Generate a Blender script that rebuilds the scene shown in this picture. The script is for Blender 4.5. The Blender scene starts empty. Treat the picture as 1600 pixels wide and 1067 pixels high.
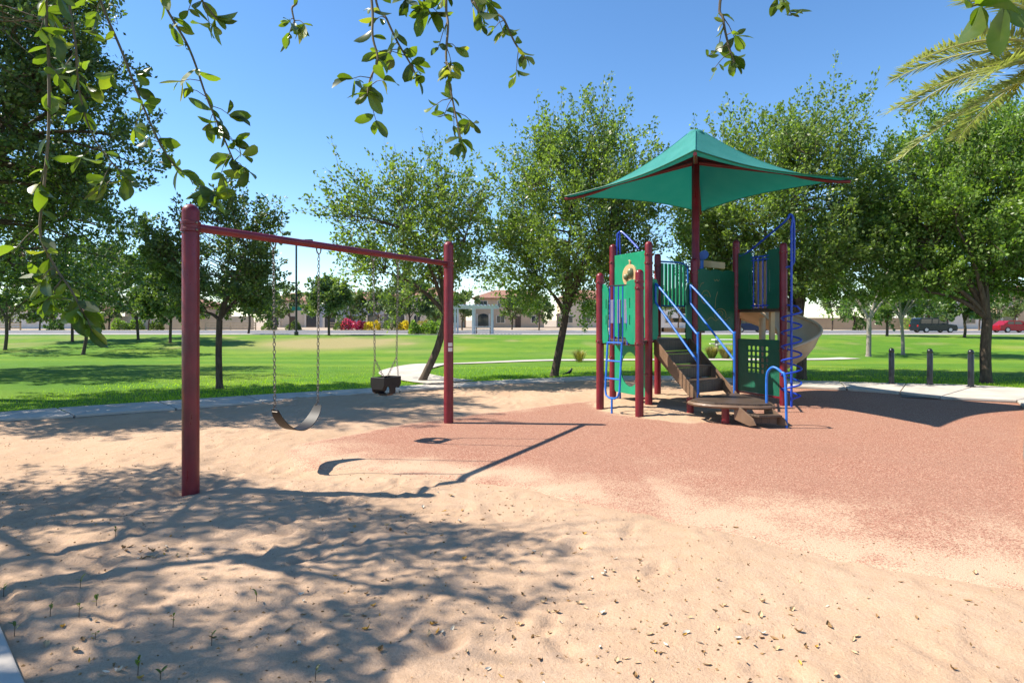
import bpy, math, random
import numpy as np
from mathutils import Vector, Matrix
from mathutils.geometry import tessellate_polygon
random.seed(7)
S = bpy.context.scene
COL = S.collection
# ------------------------------------------------------------------ camera, sky, sun, exposure
F, HZ, CH = 935.0, 500.0, 1.45            # focal length (photo pixels), horizon row, eye height
cam = bpy.data.cameras.new('camera'); co = bpy.data.objects.new('camera', cam); COL.objects.link(co)
co.location = (0, 0, CH); co.rotation_euler = (math.pi/2, 0, 0)
cam.sensor_width = 36; cam.lens = F/1600*36; cam.shift_y = -(533.5-HZ)/1600
cam.clip_start = .05; cam.clip_end = 6000
S.camera = co
SUN = Vector((-.85, .06, 1.0)).normalized()
W = bpy.data.worlds.new('World'); S.world = W; W.use_nodes = True
nt = W.node_tree; bg = nt.nodes['Background']
sky = nt.nodes.new('ShaderNodeTexSky'); sky.sky_type = 'NISHITA'; sky.sun_disc = False
sky.sun_elevation = math.asin(SUN.z); sky.sun_rotation = math.atan2(SUN.x, SUN.y)
sky.altitude = 900; sky.air_density = 1.0; sky.dust_density = .0; sky.ozone_density = 2.5
hs = nt.nodes.new('ShaderNodeHueSaturation'); hs.inputs['Saturation'].default_value = 1.17; nt.links.new(sky.outputs[0], hs.inputs['Color']); nt.links.new(hs.outputs[0], bg.inputs[0]); bg.inputs[1].default_value = .122
sl = bpy.data.lights.new('sun', 'SUN'); sl.energy = 5.0; sl.angle = math.radians(.53); sl.color = (1, .93, .82)
so = bpy.data.objects.new('sun', sl); COL.objects.link(so)
so.rotation_euler = SUN.to_track_quat('Z', 'Y').to_euler(); so.location = (-20, 0, 30)
S.view_settings.view_transform = 'Standard'; S.view_settings.look = 'None'
S.view_settings.exposure = .95; S.view_settings.gamma = 1
# ------------------------------------------------------------------ materials
def hexl(*c): return tuple(c)+(1,)
class NM:
    def __init__(s, name):
        s.m = bpy.data.materials.new(name); s.m.use_nodes = True
        s.t = s.m.node_tree; s.p = s.t.nodes['Principled BSDF']; s.out = s.t.nodes['Material Output']
    def n(s, typ, **k):
        x = s.t.nodes.new(typ)
        for a, v in k.items():
            if a.startswith('i_'): x.inputs[a[2:].replace('_', ' ')].default_value = v
            else: setattr(x, a, v)
        return x
    def l(s, a, b): s.t.links.new(a, b)
    def coord(s, kind='Object'): return s.n('ShaderNodeTexCoord').outputs[kind]
    def noise(s, scale, detail=4, rough=.55, vec=None, kind='Object'):
        x = s.n('ShaderNodeTexNoise', i_Scale=scale, i_Detail=detail, i_Roughness=rough)
        s.l(vec if vec else s.coord(kind), x.inputs['Vector']); return x.outputs['Fac']
    def ramp(s, fac, stops):
        r = s.n('ShaderNodeValToRGB'); e = r.color_ramp.elements
        e[0].position, e[0].color = stops[0][0], hexl(*stops[0][1]); e[1].position, e[1].color = stops[-1][0], hexl(*stops[-1][1])
        for p, c in stops[1:-1]:
            q = e.new(p); q.color = hexl(*c)
        s.l(fac, r.inputs[0]); return r.outputs[0]
    def mix(s, fac, a, b, mode='MIX'):
        x = s.n('ShaderNodeMix', data_type='RGBA', blend_type=mode)
        for v, i in ((fac, 0), (a, 6), (b, 7)):
            if hasattr(v, 'links'): s.l(v, x.inputs[i])
            else: x.inputs[i].default_value = v if i == 0 else hexl(*v)
        return x.outputs[2]
    def bump(s, h, strength=.3, dist=.02):
        b = s.n('ShaderNodeBump', i_Strength=strength, i_Distance=dist); s.l(h, b.inputs['Height']); s.l(b.outputs[0], s.p.inputs['Normal']); return b
    def col(s, c): 
        if hasattr(c, 'links'): s.l(c, s.p.inputs['Base Color'])
        else: s.p.inputs['Base Color'].default_value = hexl(*c)
    def set(s, rough=.5, metal=0, spec=.5):
        s.p.inputs['Roughness'].default_value = rough; s.p.inputs['Metallic'].default_value = metal
        s.p.inputs['Specular IOR Level'].default_value = spec; return s
def simple(name, c, rough=.5, metal=0, var=.25, scale=6, bump=0, spec=.5, scuff=0):
    m = NM(name); n = m.noise(scale, 5)
    d = tuple(x*(1-var) for x in c); e = tuple(min(1, x*(1+var)) for x in c)
    cc_ = m.ramp(n, [(.3, d), (.7, e)])
    if scuff:   # faded and scratched patches
        mp_ = m.n('ShaderNodeMapping'); mp_.inputs['Scale'].default_value = (9, 9, 2.2); mp_.inputs['Rotation'].default_value = (.5, .3, .4); m.l(m.coord(), mp_.inputs[0])
        sc_ = m.noise(3.0, 8, .75, mp_.outputs[0]); pale = tuple(x*.6+.10 for x in c)
        cc_ = m.mix(m.ramp(sc_, [(.56, (0, 0, 0)), (.72, (scuff,)*3)]), cc_, pale)
        m.l(m.ramp(sc_, [(.4, (rough,)*3), (.7, (min(1, rough+.3),)*3)]), m.p.inputs['Roughness'])
    m.col(cc_); m.set(rough, metal, spec)
    if bump: m.bump(m.noise(scale*14, 3), bump, .01)
    return m.m
M = {}
def m_post():
    m = NM('maroon_paint'); n = m.noise(5, 6); n2 = m.noise(60, 3)
    c = m.ramp(n, [(.3, (.12, .004, .011)), (.7, (.20, .008, .018))])
    c = m.mix(m.ramp(n2, [(.70, (0, 0, 0)), (.78, (.25, .25, .25))]), c, (.30, .09, .08))
    mp = m.n('ShaderNodeMapping'); mp.inputs['Scale'].default_value = (10, 10, 1.6); m.l(m.coord(), mp.inputs[0]); st_ = m.noise(2.0, 8, .75, mp.outputs[0])
    c = m.mix(m.ramp(st_, [(.52, (0, 0, 0)), (.75, (.35, .35, .35))]), c, (.22, .045, .045)); m.l(m.ramp(st_, [(.35, (.24,)*3), (.7, (.6,)*3)]), m.p.inputs['Roughness'])
    m.col(c); m.set(.30, 0, .5); m.bump(m.noise(90, 2), .05, .004); return m.m
M['maroon'] = m_post()
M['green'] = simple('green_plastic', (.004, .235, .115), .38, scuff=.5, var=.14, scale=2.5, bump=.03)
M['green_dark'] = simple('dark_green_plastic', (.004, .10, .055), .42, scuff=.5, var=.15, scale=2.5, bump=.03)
M['blue'] = simple('blue_paint', (.012, .13, .50), .3, scuff=.5, var=.2, scale=9)
M['blue_dark'] = simple('deep_blue_paint', (.01, .05, .42), .32, var=.2, scale=9)
M['tan'] = simple('tan_plastic', (.50, .33, .17), .42, var=.12, scale=3)
M['slide'] = simple('taupe_plastic', (.52, .36, .22), .42, var=.10, scale=3)
M['olive'] = simple('olive_plastic', (.15, .16, .08), .35)
M['violet'] = simple('grey_violet_plastic', (.17, .16, .24), .4, var=.1)
M['black'] = simple('black_rubber', (.012, .010, .010), .5, var=.3, scale=20, spec=.3)
M['blackpaint'] = simple('black_paint', (.016, .017, .022), .3, var=.3, scale=12)
M['steel'] = simple('galvanised_steel', (.20, .17, .145), .5, .5, var=.3, scale=30)
M['white'] = simple('white_paint', (.48, .52, .55), .5, var=.06)
M['sticker'] = simple('faded_sticker', (.68, .60, .56), .5, var=.18, scale=60)
def m_bronze():
    m = NM('bronze_coated_steel')
    v = m.n('ShaderNodeTexVoronoi', i_Scale=42.0, i_Randomness=0.0); m.l(m.coord(), v.inputs['Vector'])
    hole = m.ramp(v.outputs['Distance'], [(.26, (1, 1, 1)), (.34, (0, 0, 0))])
    base = m.ramp(m.noise(5, 5), [(.3, (.055, .036, .024)), (.7, (.105, .068, .045))])
    m.col(m.mix(hole, base, (.008, .006, .005))); m.set(.45); return m.m
M['bronze_mesh'] = m_bronze()
M['bronze'] = simple('bronze_paint', (.16, .095, .055), .42, scuff=.5, var=.22, scale=5)
def m_fabric():
    m = NM('teal_shade_cloth'); n = m.noise(3, 4)
    c = m.ramp(n, [(.3, (.07, .35, .31)), (.7, (.10, .42, .375))]); m.col(c); m.set(.75, 0, .25)
    w = m.n('ShaderNodeTexWave', i_Scale=60.0); m.l(m.coord(), w.inputs['Vector']); m.bump(w.outputs['Fac'], .08, .004)
    tr = m.n('ShaderNodeBsdfTranslucent'); tr.inputs[0].default_value = (.008, .40, .35, 1)
    mx = m.n('ShaderNodeMixShader'); mx.inputs[0].default_value = .5
    m.l(m.p.outputs[0], mx.inputs[1]); m.l(tr.outputs[0], mx.inputs[2]); m.l(mx.outputs[0], m.out.inputs[0]); return m.m
M['fabric'] = m_fabric()
def m_leaf(name, lo, hi, trans=.35, rough=.42):
    m = NM(name); g = m.n('ShaderNodeNewGeometry')
    c = m.ramp(g.outputs['Random Per Island'], [(0, lo), (.75, hi), (1, tuple(min(1, x*1.5) for x in hi))])
    c = m.mix(m.ramp(m.noise(1.1, 3, .6), [(.42, (0, 0, 0)), (.68, (.4, .4, .4))]), c, tuple(x*y for x, y in zip(hi, (1.45, 1.35, .9))))
    m.col(c); m.set(rough, 0, .45)
    tr = m.n('ShaderNodeBsdfTranslucent')
    m.l(m.mix(1.0, c, (1.9, 2.1, .55), 'MULTIPLY'), tr.inputs[0])
    mx = m.n('ShaderNodeMixShader'); mx.inputs[0].default_value = trans
    m.l(m.p.outputs[0], mx.inputs[1]); m.l(tr.outputs[0], mx.inputs[2]); m.l(mx.outputs[0], m.out.inputs[0]); return m.m
M['leaf'] = m_leaf('oak_leaves', (.06, .10, .028), (.155, .215, .065), .4)
M['leaf_dark'] = m_leaf('dark_oak_leaves', (.035, .065, .022), (.10, .15, .048), .3)
M['leaf_bright'] = m_leaf('bright_leaves', (.065, .12, .025), (.16, .24, .06), .4)
M['leaf_grey'] = m_leaf('grey_green_leaves', (.06, .10, .04), (.12, .17, .07), .3)
M['pink'] = m_leaf('pink_flowers', (.22, .04, .10), (.55, .05, .22), .3)
M['yellow'] = m_leaf('yellow_flowers', (.25, .24, .03), (.60, .45, .04), .3)
M['palm'] = m_leaf('palm_leaflets', (.19, .22, .11), (.34, .36, .20), .15, .4)
M['palmrib'] = simple('palm_rib', (.42, .38, .18), .5)
def m_bark(name, a, b):
    m = NM(name); v = m.coord(); mp = m.n('ShaderNodeMapping'); mp.inputs['Scale'].default_value = (14, 14, 3.5); m.l(v, mp.inputs[0])
    n = m.noise(1.6, 6, .65, mp.outputs[0]); m.col(m.ramp(n, [(.3, a), (.7, b)])); m.set(.9, 0, .2); m.bump(n, .6, .02); return m.m
M['bark'] = m_bark('oak_bark', (.045, .032, .024), (.15, .11, .08))
M['bark_pale'] = m_bark('pale_bark', (.17, .14, .11), (.36, .31, .26))
M['twig'] = simple('green_brown_twig', (.13, .085, .045), .7)
def m_sand():
    m = NM('sand'); big = m.noise(.7, 5); mid = m.noise(9, 6, .7); fine = m.noise(95, 4, .8); crumb = m.noise(38, 4, .75)
    c = m.ramp(big, [(.3, (.45, .305, .20)), (.7, (.55, .385, .268))])
    c = m.mix(m.ramp(mid, [(.3, (.75, .75, .75)), (.7, (.05, .05, .05))]), c, (.45, .295, .18))
    c = m.mix(m.ramp(fine, [(.30, (.7, .7, .7)), (.46, (0, 0, 0))]), c, (.30, .19, .115))
    c = m.mix(m.ramp(fine, [(.55, (0, 0, 0)), (.75, (.6, .6, .6))]), c, (.66, .50, .35))
    m.col(c); m.set(.95, 0, .1)
    a = m.n('ShaderNodeMath', operation='MULTIPLY_ADD'); m.l(mid, a.inputs[0]); a.inputs[1].default_value = 2.2; m.l(fine, a.inputs[2])
    b = m.n('ShaderNodeMath', operation='MULTIPLY_ADD'); m.l(crumb, b.inputs[0]); b.inputs[1].default_value = 2.0; m.l(a.outputs[0], b.inputs[2])
    m.bump(b.outputs[0], .5, .013); return m.m
M['sand'] = m_sand()
def m_rubber():
    m = NM('red_rubber_surface'); at = m.n('ShaderNodeAttribute', attribute_name='dust')
    v = m.n('ShaderNodeTexVoronoi', i_Scale=130.0); m.l(m.coord(), v.inputs['Vector'])
    sp = m.n('ShaderNodeSeparateColor'); m.l(v.outputs['Color'], sp.inputs[0])
    c = m.ramp(sp.outputs[0], [(0, (.15, .062, .038)), (.3, (.29, .128, .082)), (.72, (.36, .168, .112)), (1, (.54, .35, .24))])
    c = m.mix(m.ramp(m.noise(.9, 5), [(.35, (0, 0, 0)), (.75, (.35, .35, .35))]), c, (.34, .20, .135))
    c = m.mix(m.ramp(m.noise(.45, 6, .7), [(.5, (0, 0, 0)), (.75, (.3, .3, .3))]), c, (.24, .10, .065))
    # blown sand caught between the granules
    th = m.n('ShaderNodeMath', operation='ADD'); m.l(at.outputs['Fac'], th.inputs[0]); sc = m.n('ShaderNodeMath', operation='MULTIPLY'); m.l(m.noise(75, 3, .75), sc.inputs[0]); sc.inputs[1].default_value = 1.8; m.l(sc.outputs[0], th.inputs[1])
    th2 = m.n('ShaderNodeMath', operation='ADD'); m.l(th.outputs[0], th2.inputs[0]); m.l(m.noise(1.6, 4), th2.inputs[1])
    f = m.ramp(th2.outputs[0], [(.98, (0, 0, 0)), (1.22, (1, 1, 1))])
    f.node.color_ramp.interpolation = 'LINEAR'
    dv = m.n('ShaderNodeMath', operation='DIVIDE'); m.l(th2.outputs[0], dv.inputs[0]); dv.inputs[1].default_value = 2.4
    m.t.links.remove(f.node.inputs[0].links[0]); m.l(dv.outputs[0], f.node.inputs[0])
    f.node.color_ramp.elements[0].position = .755; f.node.color_ramp.elements[1].position = .88
    m.col(m.mix(f, c, (.50, .345, .23))); m.set(.85, 0, .2); m.bump(v.outputs['Distance'], .5, .006); return m.m
M['rubber'] = m_rubber()
def m_lawn():
    m = NM('lawn'); big = m.noise(.16, 5); mid = m.noise(1.3, 5, .7); fine = m.noise(40, 4, .75)
    c = m.ramp(mid, [(.3, (.068, .168, .010)), (.7, (.125, .25, .016))])
    mpn = m.n('ShaderNodeMapping'); mpn.inputs['Scale'].default_value = (.06, .34, 1); m.l(m.coord(), mpn.inputs[0])
    c = m.mix(m.ramp(m.noise(1.0, 4, .6, mpn.outputs[0]), [(.48, (0, 0, 0)), (.62, (.6, .6, .6))]), c, (.20, .30, .02))
    c = m.mix(m.ramp(big, [(.52, (0, 0, 0)), (.72, (.75, .75, .75))]), c, (.27, .32, .03))
    at = m.n('ShaderNodeAttribute', attribute_name='dry')
    c = m.mix(at.outputs['Fac'], c, (.38, .29, .14))
    c = m.mix(m.ramp(fine, [(.3, (.55, .55, .55)), (.6, (0, 0, 0))]), c, (.04, .10, .012))
    m.col(c); m.set(.9, 0, .15); m.bump(fine, .8, .03); return m.m
M['lawn'] = m_lawn()
M['blade'] = m_leaf('grass_blades', (.15, .26, .015), (.26, .37, .03), .45, .6)
M['concrete'] = simple('concrete', (.47, .42, .36), .9, var=.16, scale=2.2, bump=.25, spec=.2)
M['joint'] = simple('joint_filler', (.16, .13, .11), .95)
M['asphalt'] = simple('asphalt', (.17, .16, .155), .9, var=.12, scale=.5, bump=.2)
M['desert'] = simple('desert_gravel', (.36, .28, .20), .95, var=.2, scale=.4, bump=.3)
M['stucco_cream'] = simple('cream_stucco', (.60, .49, .36), .9, var=.07, scale=1, bump=.15)
M['stucco_white'] = simple('white_stucco', (.70, .66, .60), .9, var=.06, scale=1, bump=.15)
M['stucco_tan'] = simple('tan_stucco', (.50, .37, .25), .9, var=.07, scale=1, bump=.15)
M['stucco_grey'] = simple('blue_grey_stucco', (.30, .32, .36), .9, var=.07, scale=1, bump=.15)
def m_tile():
    m = NM('clay_roof_tiles'); w = m.n('ShaderNodeTexWave', i_Scale=1.6, i_Distortion=.4); m.l(m.coord(), w.inputs['Vector'])
    c = m.ramp(m.noise(2.5, 5, .7), [(.3, (.26, .12, .075)), (.7, (.45, .24, .16))]); m.col(m.mix(m.ramp(w.outputs['Fac'], [(.1, (.5, .5, .5)), (.4, (0, 0, 0))]), c, (.16, .07, .045)))
    m.set(.85); m.bump(w.outputs['Fac'], .8, .08); return m.m
M['tile'] = m_tile()
M['glass'] = simple('window_glass', (.03, .04, .05), .08, var=.2, spec=.8)
M['trim'] = simple('cream_trim', (.66, .58, .47), .7, var=.05)
M['woodrail'] = simple('weathered_cream_wood', (.55, .42, .27), .85, var=.2, scale=3)
M['carblack'] = simple('dark_green_car_paint', (.012, .02, .024), .18, .3, var=.1)
M['carred'] = simple('red_car_paint', (.30, .01, .02), .2, .2, var=.1)
M['carblue'] = simple('dark_blue_car_paint', (.015, .03, .09), .2, .3, var=.1)
M['tyre'] = simple('tyre_rubber', (.02, .02, .02), .8)
M['alloy'] = simple('alloy_rim', (.45, .45, .46), .3, .8)
M['lamp_glass'] = simple('headlight_glass', (.6, .6, .58), .15)
M['lamp_red'] = simple('tail_light', (.35, .01, .01), .2)
M['bird'] = simple('dark_feathers', (.014, .014, .02), .45)
M['beak'] = simple('dark_beak', (.02, .02, .02), .4)
M['drygrass'] = m_leaf('ornamental_grass', (.16, .15, .05), (.34, .29, .12), .3, .6)
M['dryleaf'] = simple('dry_leaf', (.50, .36, .20), .8, var=.3, scale=40)
M['dryleaf_b'] = simple('brown_dry_leaf', (.25, .14, .05), .8, var=.4, scale=40)
M['dryleaf_y'] = simple('yellow_fallen_leaf', (.55, .30, .04), .7, var=.3, scale=40)
M['dryleaf_w'] = simple('bleached_fallen_leaf', (.62, .55, .43), .8, var=.2, scale=40)
M['sign_green'] = simple('sign_green', (.01, .16, .10), .5)
M['engrave'] = simple('engraved_tan_line', (.27, .22, .09), .6)
# ------------------------------------------------------------------ helpers
BASE = {}
def tag(o, label=None, cat=None, group=None, kind=None):
    if label: o['label'] = label
    if cat: o['category'] = cat
    if group: o['group'] = group
    if kind: o['kind'] = kind
    return o
def empty(name, loc, label=None, cat=None, group=None, kind=None):
    o = bpy.data.objects.new(name, None); COL.objects.link(o); o.location = loc; o.empty_display_size = .2
    BASE[o] = Vector(loc); return tag(o, label, cat, group, kind)
def link(name, me, parent=None):
    o = bpy.data.objects.new(name, me); COL.objects.link(o)
    if parent: o.parent = parent; BASE[o] = BASE.get(parent, Vector((0, 0, 0)))
    else: BASE[o] = Vector((0, 0, 0))
    return o
def V(*a): return Vector(a if len(a) > 1 else a[0])
class MB:
    def __init__(s): s.v = []; s.f = []
    def box(s, c, size, rz=0, taper=1.0):
        c = Vector(c); a, b, h = (x/2 for x in size); i = len(s.v); cs, sn = math.cos(rz), math.sin(rz)
        for z in (-1, 1):
            k = taper if z > 0 else 1
            for x, y in ((-1, -1), (1, -1), (1, 1), (-1, 1)):
                X, Y = x*a*k, y*b*k; s.v.append(c+Vector((X*cs-Y*sn, X*sn+Y*cs, z*h)))
        s.f += [(i+3, i+2, i+1, i), (i+4, i+5, i+6, i+7)]+[(i+k, i+(k+1) % 4, i+4+(k+1) % 4, i+4+k) for k in range(4)]
        return s
    def bar(s, p, q, w, h, up=(0, 0, 1)):
        p, q = Vector(p), Vector(q); d = (q-p).normalized(); u = Vector(up); sd = d.cross(u)
        if sd.length < 1e-4: sd = d.cross(Vector((1, 0, 0)))
        sd.normalize(); u = sd.cross(d); i = len(s.v)
        for e in (p, q):
            for x, y in ((-1, -1), (1, -1), (1, 1), (-1, 1)): s.v.append(e+sd*x*w/2+u*y*h/2)
        s.f += [(i, i+1, i+2, i+3), (i+7, i+6, i+5, i+4)]+[(i+(k+1) % 4, i+k, i+4+k, i+4+(k+1) % 4) for k in range(4)]
        return s
    def tube(s, pts, r, n=8, caps=True, closed=False):
        pts = [Vector(p) for p in pts]; m = len(pts); i0 = len(s.v)
        rs = r if isinstance(r, (list, tuple)) else [r]*m
        t0 = (pts[1]-pts[0]).normalized(); ref = Vector((0, 0, 1)) if abs(t0.z) < .9 else Vector((1, 0, 0))
        nrm = t0.cross(ref).normalized()
        for k, p in enumerate(pts):
            if closed: t = (pts[(k+1) % m]-pts[k-1]).normalized()
            else: t = (pts[min(k+1, m-1)]-pts[max(k-1, 0)])
            if t.length < 1e-9: t = t0
            t.normalize(); nrm = (nrm-t*nrm.dot(t))
            if nrm.length < 1e-6: nrm = t.orthogonal()
            nrm.normalize(); bn = t.cross(nrm)
            for j in range(n):
                a = 2*math.pi*j/n; s.v.append(p+(nrm*math.cos(a)+bn*math.sin(a))*rs[k])
        for k in range(m if closed else m-1):
            k2 = (k+1) % m
            for j in range(n):
                a, b = i0+k*n+j, i0+k*n+(j+1) % n; c, d = i0+k2*n+(j+1) % n, i0+k2*n+j
                s.f.append((a, b, c, d))
        if caps and not closed:
            s.f.append(tuple(i0+j for j in range(n))[::-1]); s.f.append(tuple(i0+(m-1)*n+j for j in range(n)))
        return s
    def lathe(s, base, prof, n=16):
        b = Vector(base); i0 = len(s.v); m = len(prof)
        for r, z in prof:
            for j in range(n):
                a = 2*math.pi*j/n; s.v.append(b+Vector((r*math.cos(a), r*math.sin(a), z)))
        for k in range(m-1):
            for j in range(n):
                s.f.append((i0+k*n+j, i0+k*n+(j+1) % n, i0+(k+1)*n+(j+1) % n, i0+(k+1)*n+j))
        s.f.append(tuple(i0+j for j in range(n))[::-1]); s.f.append(tuple(i0+(m-1)*n+j for j in range(n)))
        return s
    def prism(s, outer, o, u, v, th, holes=()):
        """plate: 2D outline in the (u,v) frame at o, thickness th along u x v (centred)"""
        o, u, v = Vector(o), Vector(u).normalized(), Vector(v).normalized(); w = u.cross(v).normalized()
        loops = [list(outer)]+[list(h) for h in holes]
        flat = [p for L in loops for p in L]
        tri = tessellate_polygon([[Vector((p[0], p[1], 0)) for p in L] for L in loops])
        i = len(s.v); n = len(flat)
        for sg in (.5, -.5): s.v += [o+u*p[0]+v*p[1]+w*th*sg for p in flat]
        s.f += [(i+a, i+b, i+c) for a, b, c in tri]+[(i+n+c, i+n+b, i+n+a) for a, b, c in tri]
        k0 = 0
        for L in loops:
            m = len(L)
            for k in range(m):
                a, b = i+k0+k, i+k0+(k+1) % m; s.f.append((a, b, b+n, a+n))
            k0 += m
        return s
    def ball(s, c, r, nu=10, nv=7):
        c = Vector(c); r = Vector(r) if hasattr(r, '__len__') else Vector((r, r, r)); i0 = len(s.v)
        for k in range(nv+1):
            th = math.pi*k/nv
            for j in range(nu):
                a = 2*math.pi*j/nu; s.v.append(c+Vector((r.x*math.sin(th)*math.cos(a), r.y*math.sin(th)*math.sin(a), r.z*math.cos(th))))
        for k in range(nv):
            for j in range(nu): s.f.append((i0+k*nu+j, i0+(k+1)*nu+j, i0+(k+1)*nu+(j+1) % nu, i0+k*nu+(j+1) % nu))
        return s
    def mesh(s, name, mat, off=None, smooth=False):
        off = off or Vector((0, 0, 0)); me = bpy.data.meshes.new(name)
        me.from_pydata([tuple(p-off) for p in s.v], [], s.f); me.materials.append(mat)
        import bmesh
        bm = bmesh.new(); bm.from_mesh(me); bmesh.ops.remove_doubles(bm, verts=bm.verts, dist=1e-6); bmesh.ops.recalc_face_normals(bm, faces=bm.faces); bm.to_mesh(me); bm.free()
        if smooth:
            me.shade_smooth()
            try: me.set_sharp_from_angle(angle=math.radians(38))
            except Exception: pass
        return me
    def build(s, name, mat, parent=None, smooth=True, bevel=0, local=False):
        off = Vector((0, 0, 0)) if (local or not parent) else BASE[parent]
        o = link(name, s.mesh(name, mat, off, smooth), parent)
        if bevel:
            b = o.modifiers.new('bevel', 'BEVEL'); b.width = bevel; b.segments = 2; b.limit_method = 'ANGLE'
        return o
def copy_tree(o, parent=None):
    c = o.copy(); COL.objects.link(c); c.parent = parent
    for ch in list(o.children): copy_tree(ch, c)
    return c
def sstep(a, b, x):
    t = np.clip((x-a)/(b-a), 0, 1); return t*t*(3-2*t)
def lawn_z(x, y):
    x = np.asarray(x, float); y = np.asarray(y, float)
    return -.75*sstep(17, 33, y)+.75*sstep(36, 55, y)+.05*np.sin(x*.13+1)*np.sin(y*.21)*sstep(18, 26, y)*(1-sstep(50, 55, y))
def gp(px, py, z=None):
    """photo pixel -> point on the ground (or at height z)"""
    k = (px-800)/F; t = (py-HZ)/F
    if z is not None: d = (CH-z)/t; return Vector((k*d, d, z))
    d = CH/t
    for _ in range(60):
        zz = float(lawn_z(k*d, d)); d = .5*d+.5*(CH-zz)/t
    return Vector((k*d, d, float(lawn_z(k*d, d))))
def at(px, py, d): return Vector(((px-800)/F*d, d, CH-(py-HZ)/F*d))
def smooth_path(pts, n=6):
    pts = [Vector(p) for p in pts]; out = []
    for i in range(len(pts)-1):
        p0, p1, p2, p3 = pts[max(i-1, 0)], pts[i], pts[i+1], pts[min(i+2, len(pts)-1)]
        for k in range(n):
            t = k/n; out.append(.5*((2*p1)+(p2-p0)*t+(2*p0-5*p1+4*p2-p3)*t*t+(3*p1-p0-3*p2+p3)*t**3))
    out.append(pts[-1]); return out
# value noise for height fields
def vnoise(x, y, seed=0):
    r = np.random.RandomState(seed).rand(256, 256)
    xi = np.floor(x).astype(int); yi = np.floor(y).astype(int); fx = x-xi; fy = y-yi
    fx = fx*fx*(3-2*fx); fy = fy*fy*(3-2*fy); g = lambda a, b: r[a % 256, b % 256]
    return (g(xi, yi)*(1-fx)+g(xi+1, yi)*fx)*(1-fy)+(g(xi, yi+1)*(1-fx)+g(xi+1, yi+1)*fx)*fy-.5
def inside(poly, x, y):
    r = np.zeros(x.shape, bool); n = len(poly)
    for i in range(n):
        x1, y1 = poly[i]; x2, y2 = poly[(i+1) % n]
        c = ((y1 > y) != (y2 > y)); 
        with np.errstate(divide='ignore', invalid='ignore'):
            r ^= c & (x < (x2-x1)*(y-y1)/(y2-y1+1e-12)+x1)
    return r
def pdist(poly, x, y, closed=True):
    d = np.full(x.shape, 1e9); n = len(poly)
    for i in range(n if closed else n-1):
        ax, ay = poly[i]; bx, by = poly[(i+1) % n]; vx, vy = bx-ax, by-ay
        t = np.clip(((x-ax)*vx+(y-ay)*vy)/(vx*vx+vy*vy+1e-12), 0, 1)
        d = np.minimum(d, np.hypot(x-ax-t*vx, y-ay-t*vy))
    return d
def sdf(poly, x, y):  # positive inside
    return np.where(inside(poly, x, y), 1, -1)*pdist(poly, x, y)
def grid(name, X, Y, Z, mat, keep=None, attr=None, parent=None, kind='structure'):
    nx, ny = len(X), len(Y); gx, gy = np.meshgrid(X, Y)
    co_ = np.stack([gx, gy, Z], -1).reshape(-1, 3)
    i = np.arange(nx*ny).reshape(ny, nx)
    q = np.stack([i[:-1, :-1], i[:-1, 1:], i[1:, 1:], i[1:, :-1]], -1).reshape(-1, 4)
    if keep is not None:
        k = keep.reshape(-1); q = q[k[q].any(1)]
        used = np.unique(q); mp = -np.ones(nx*ny, int); mp[used] = np.arange(len(used)); co_ = co_[used]; q = mp[q]
    me = np_mesh(name, co_, q, mat); me.shade_smooth()
    if attr:
        for an, av in attr.items():
            a = me.attributes.new(an, 'FLOAT', 'POINT'); av = av.reshape(-1)
            a.data.foreach_set('value', (av[used] if keep is not None else av).astype(np.float32))
    o = link(name, me, parent)
    if kind: o['kind'] = kind
    return o
def np_mesh(name, co_, q, mat):
    me = bpy.data.meshes.new(name); k = q.shape[1]
    me.vertices.add(len(co_)); me.vertices.foreach_set('co', np.ascontiguousarray(co_, np.float32).ravel())
    me.loops.add(q.size); me.loops.foreach_set('vertex_index', np.ascontiguousarray(q, np.int32).ravel())
    me.polygons.add(len(q)); me.polygons.foreach_set('loop_start', np.arange(0, q.size, k, dtype=np.int32))
    me.update(calc_edges=True); me.validate(); me.materials.append(mat); return me
def axis(*segs):
    out = []
    for a, b, st in segs: out += list(np.linspace(a, b, max(2, int(round((b-a)/st))+1)))[:-1]
    out.append(segs[-1][1]); return np.array(out)
# ------------------------------------------------------------------ ground, lawn
G2 = lambda px, py: tuple(gp(px, py, 0))[:2]
# outer edge of the sandbox (grass side) and its inner edge (sand side)
OUT = [(-1.0, .9), (-1.85, 1.68), (-2.80, 2.46), (-5.1, 4.5), (-7.6, 6.7), (-8.55, 7.7), (-8.6, 8.5), G2(0, 645), G2(87, 639), G2(283, 626), G2(420, 617), G2(584, 607.5), G2(689, 600), G2(820, 593), G2(930, 588.5), (4.4, 15.35), (6.3, 14.25), (8.2, 13.75), (10.3, 13.1), (11.2, 12.2), (10.2, 10.9), (8.0, 8.0), (6.4, 6.2), (4.6, 4.2), (2.8, 2.0), (1.9, .8)]
INN = [(-.75, 1.2), (-1.50, 1.98), (-2.40, 2.83), (-4.72, 4.9), (-7.25, 7.0), (-8.05, 7.8), (-8.05, 8.35), G2(0, 657), G2(87, 653), G2(283, 639), G2(420, 628.5), G2(584, 614.5), G2(689, 607), G2(820, 599), G2(930, 595), (4.3, 14.5), (6.0, 13.05), (7.8, 12.05), (7.42, 11.4), (9.0, 10.67), (8.55, 10.0), (6.85, 8.0), (5.55, 6.5), (3.95, 4.55), (2.15, 2.35), (1.3, 1.2)]
X = axis((-1500, -300, 200), (-300, -60, 20), (-60, 60, 4), (60, 300, 20), (300, 1500, 200))
Y = axis((-300, -20, 40), (-20, 100, 2.5), (100, 300, 25), (300, 2500, 200))
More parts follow.
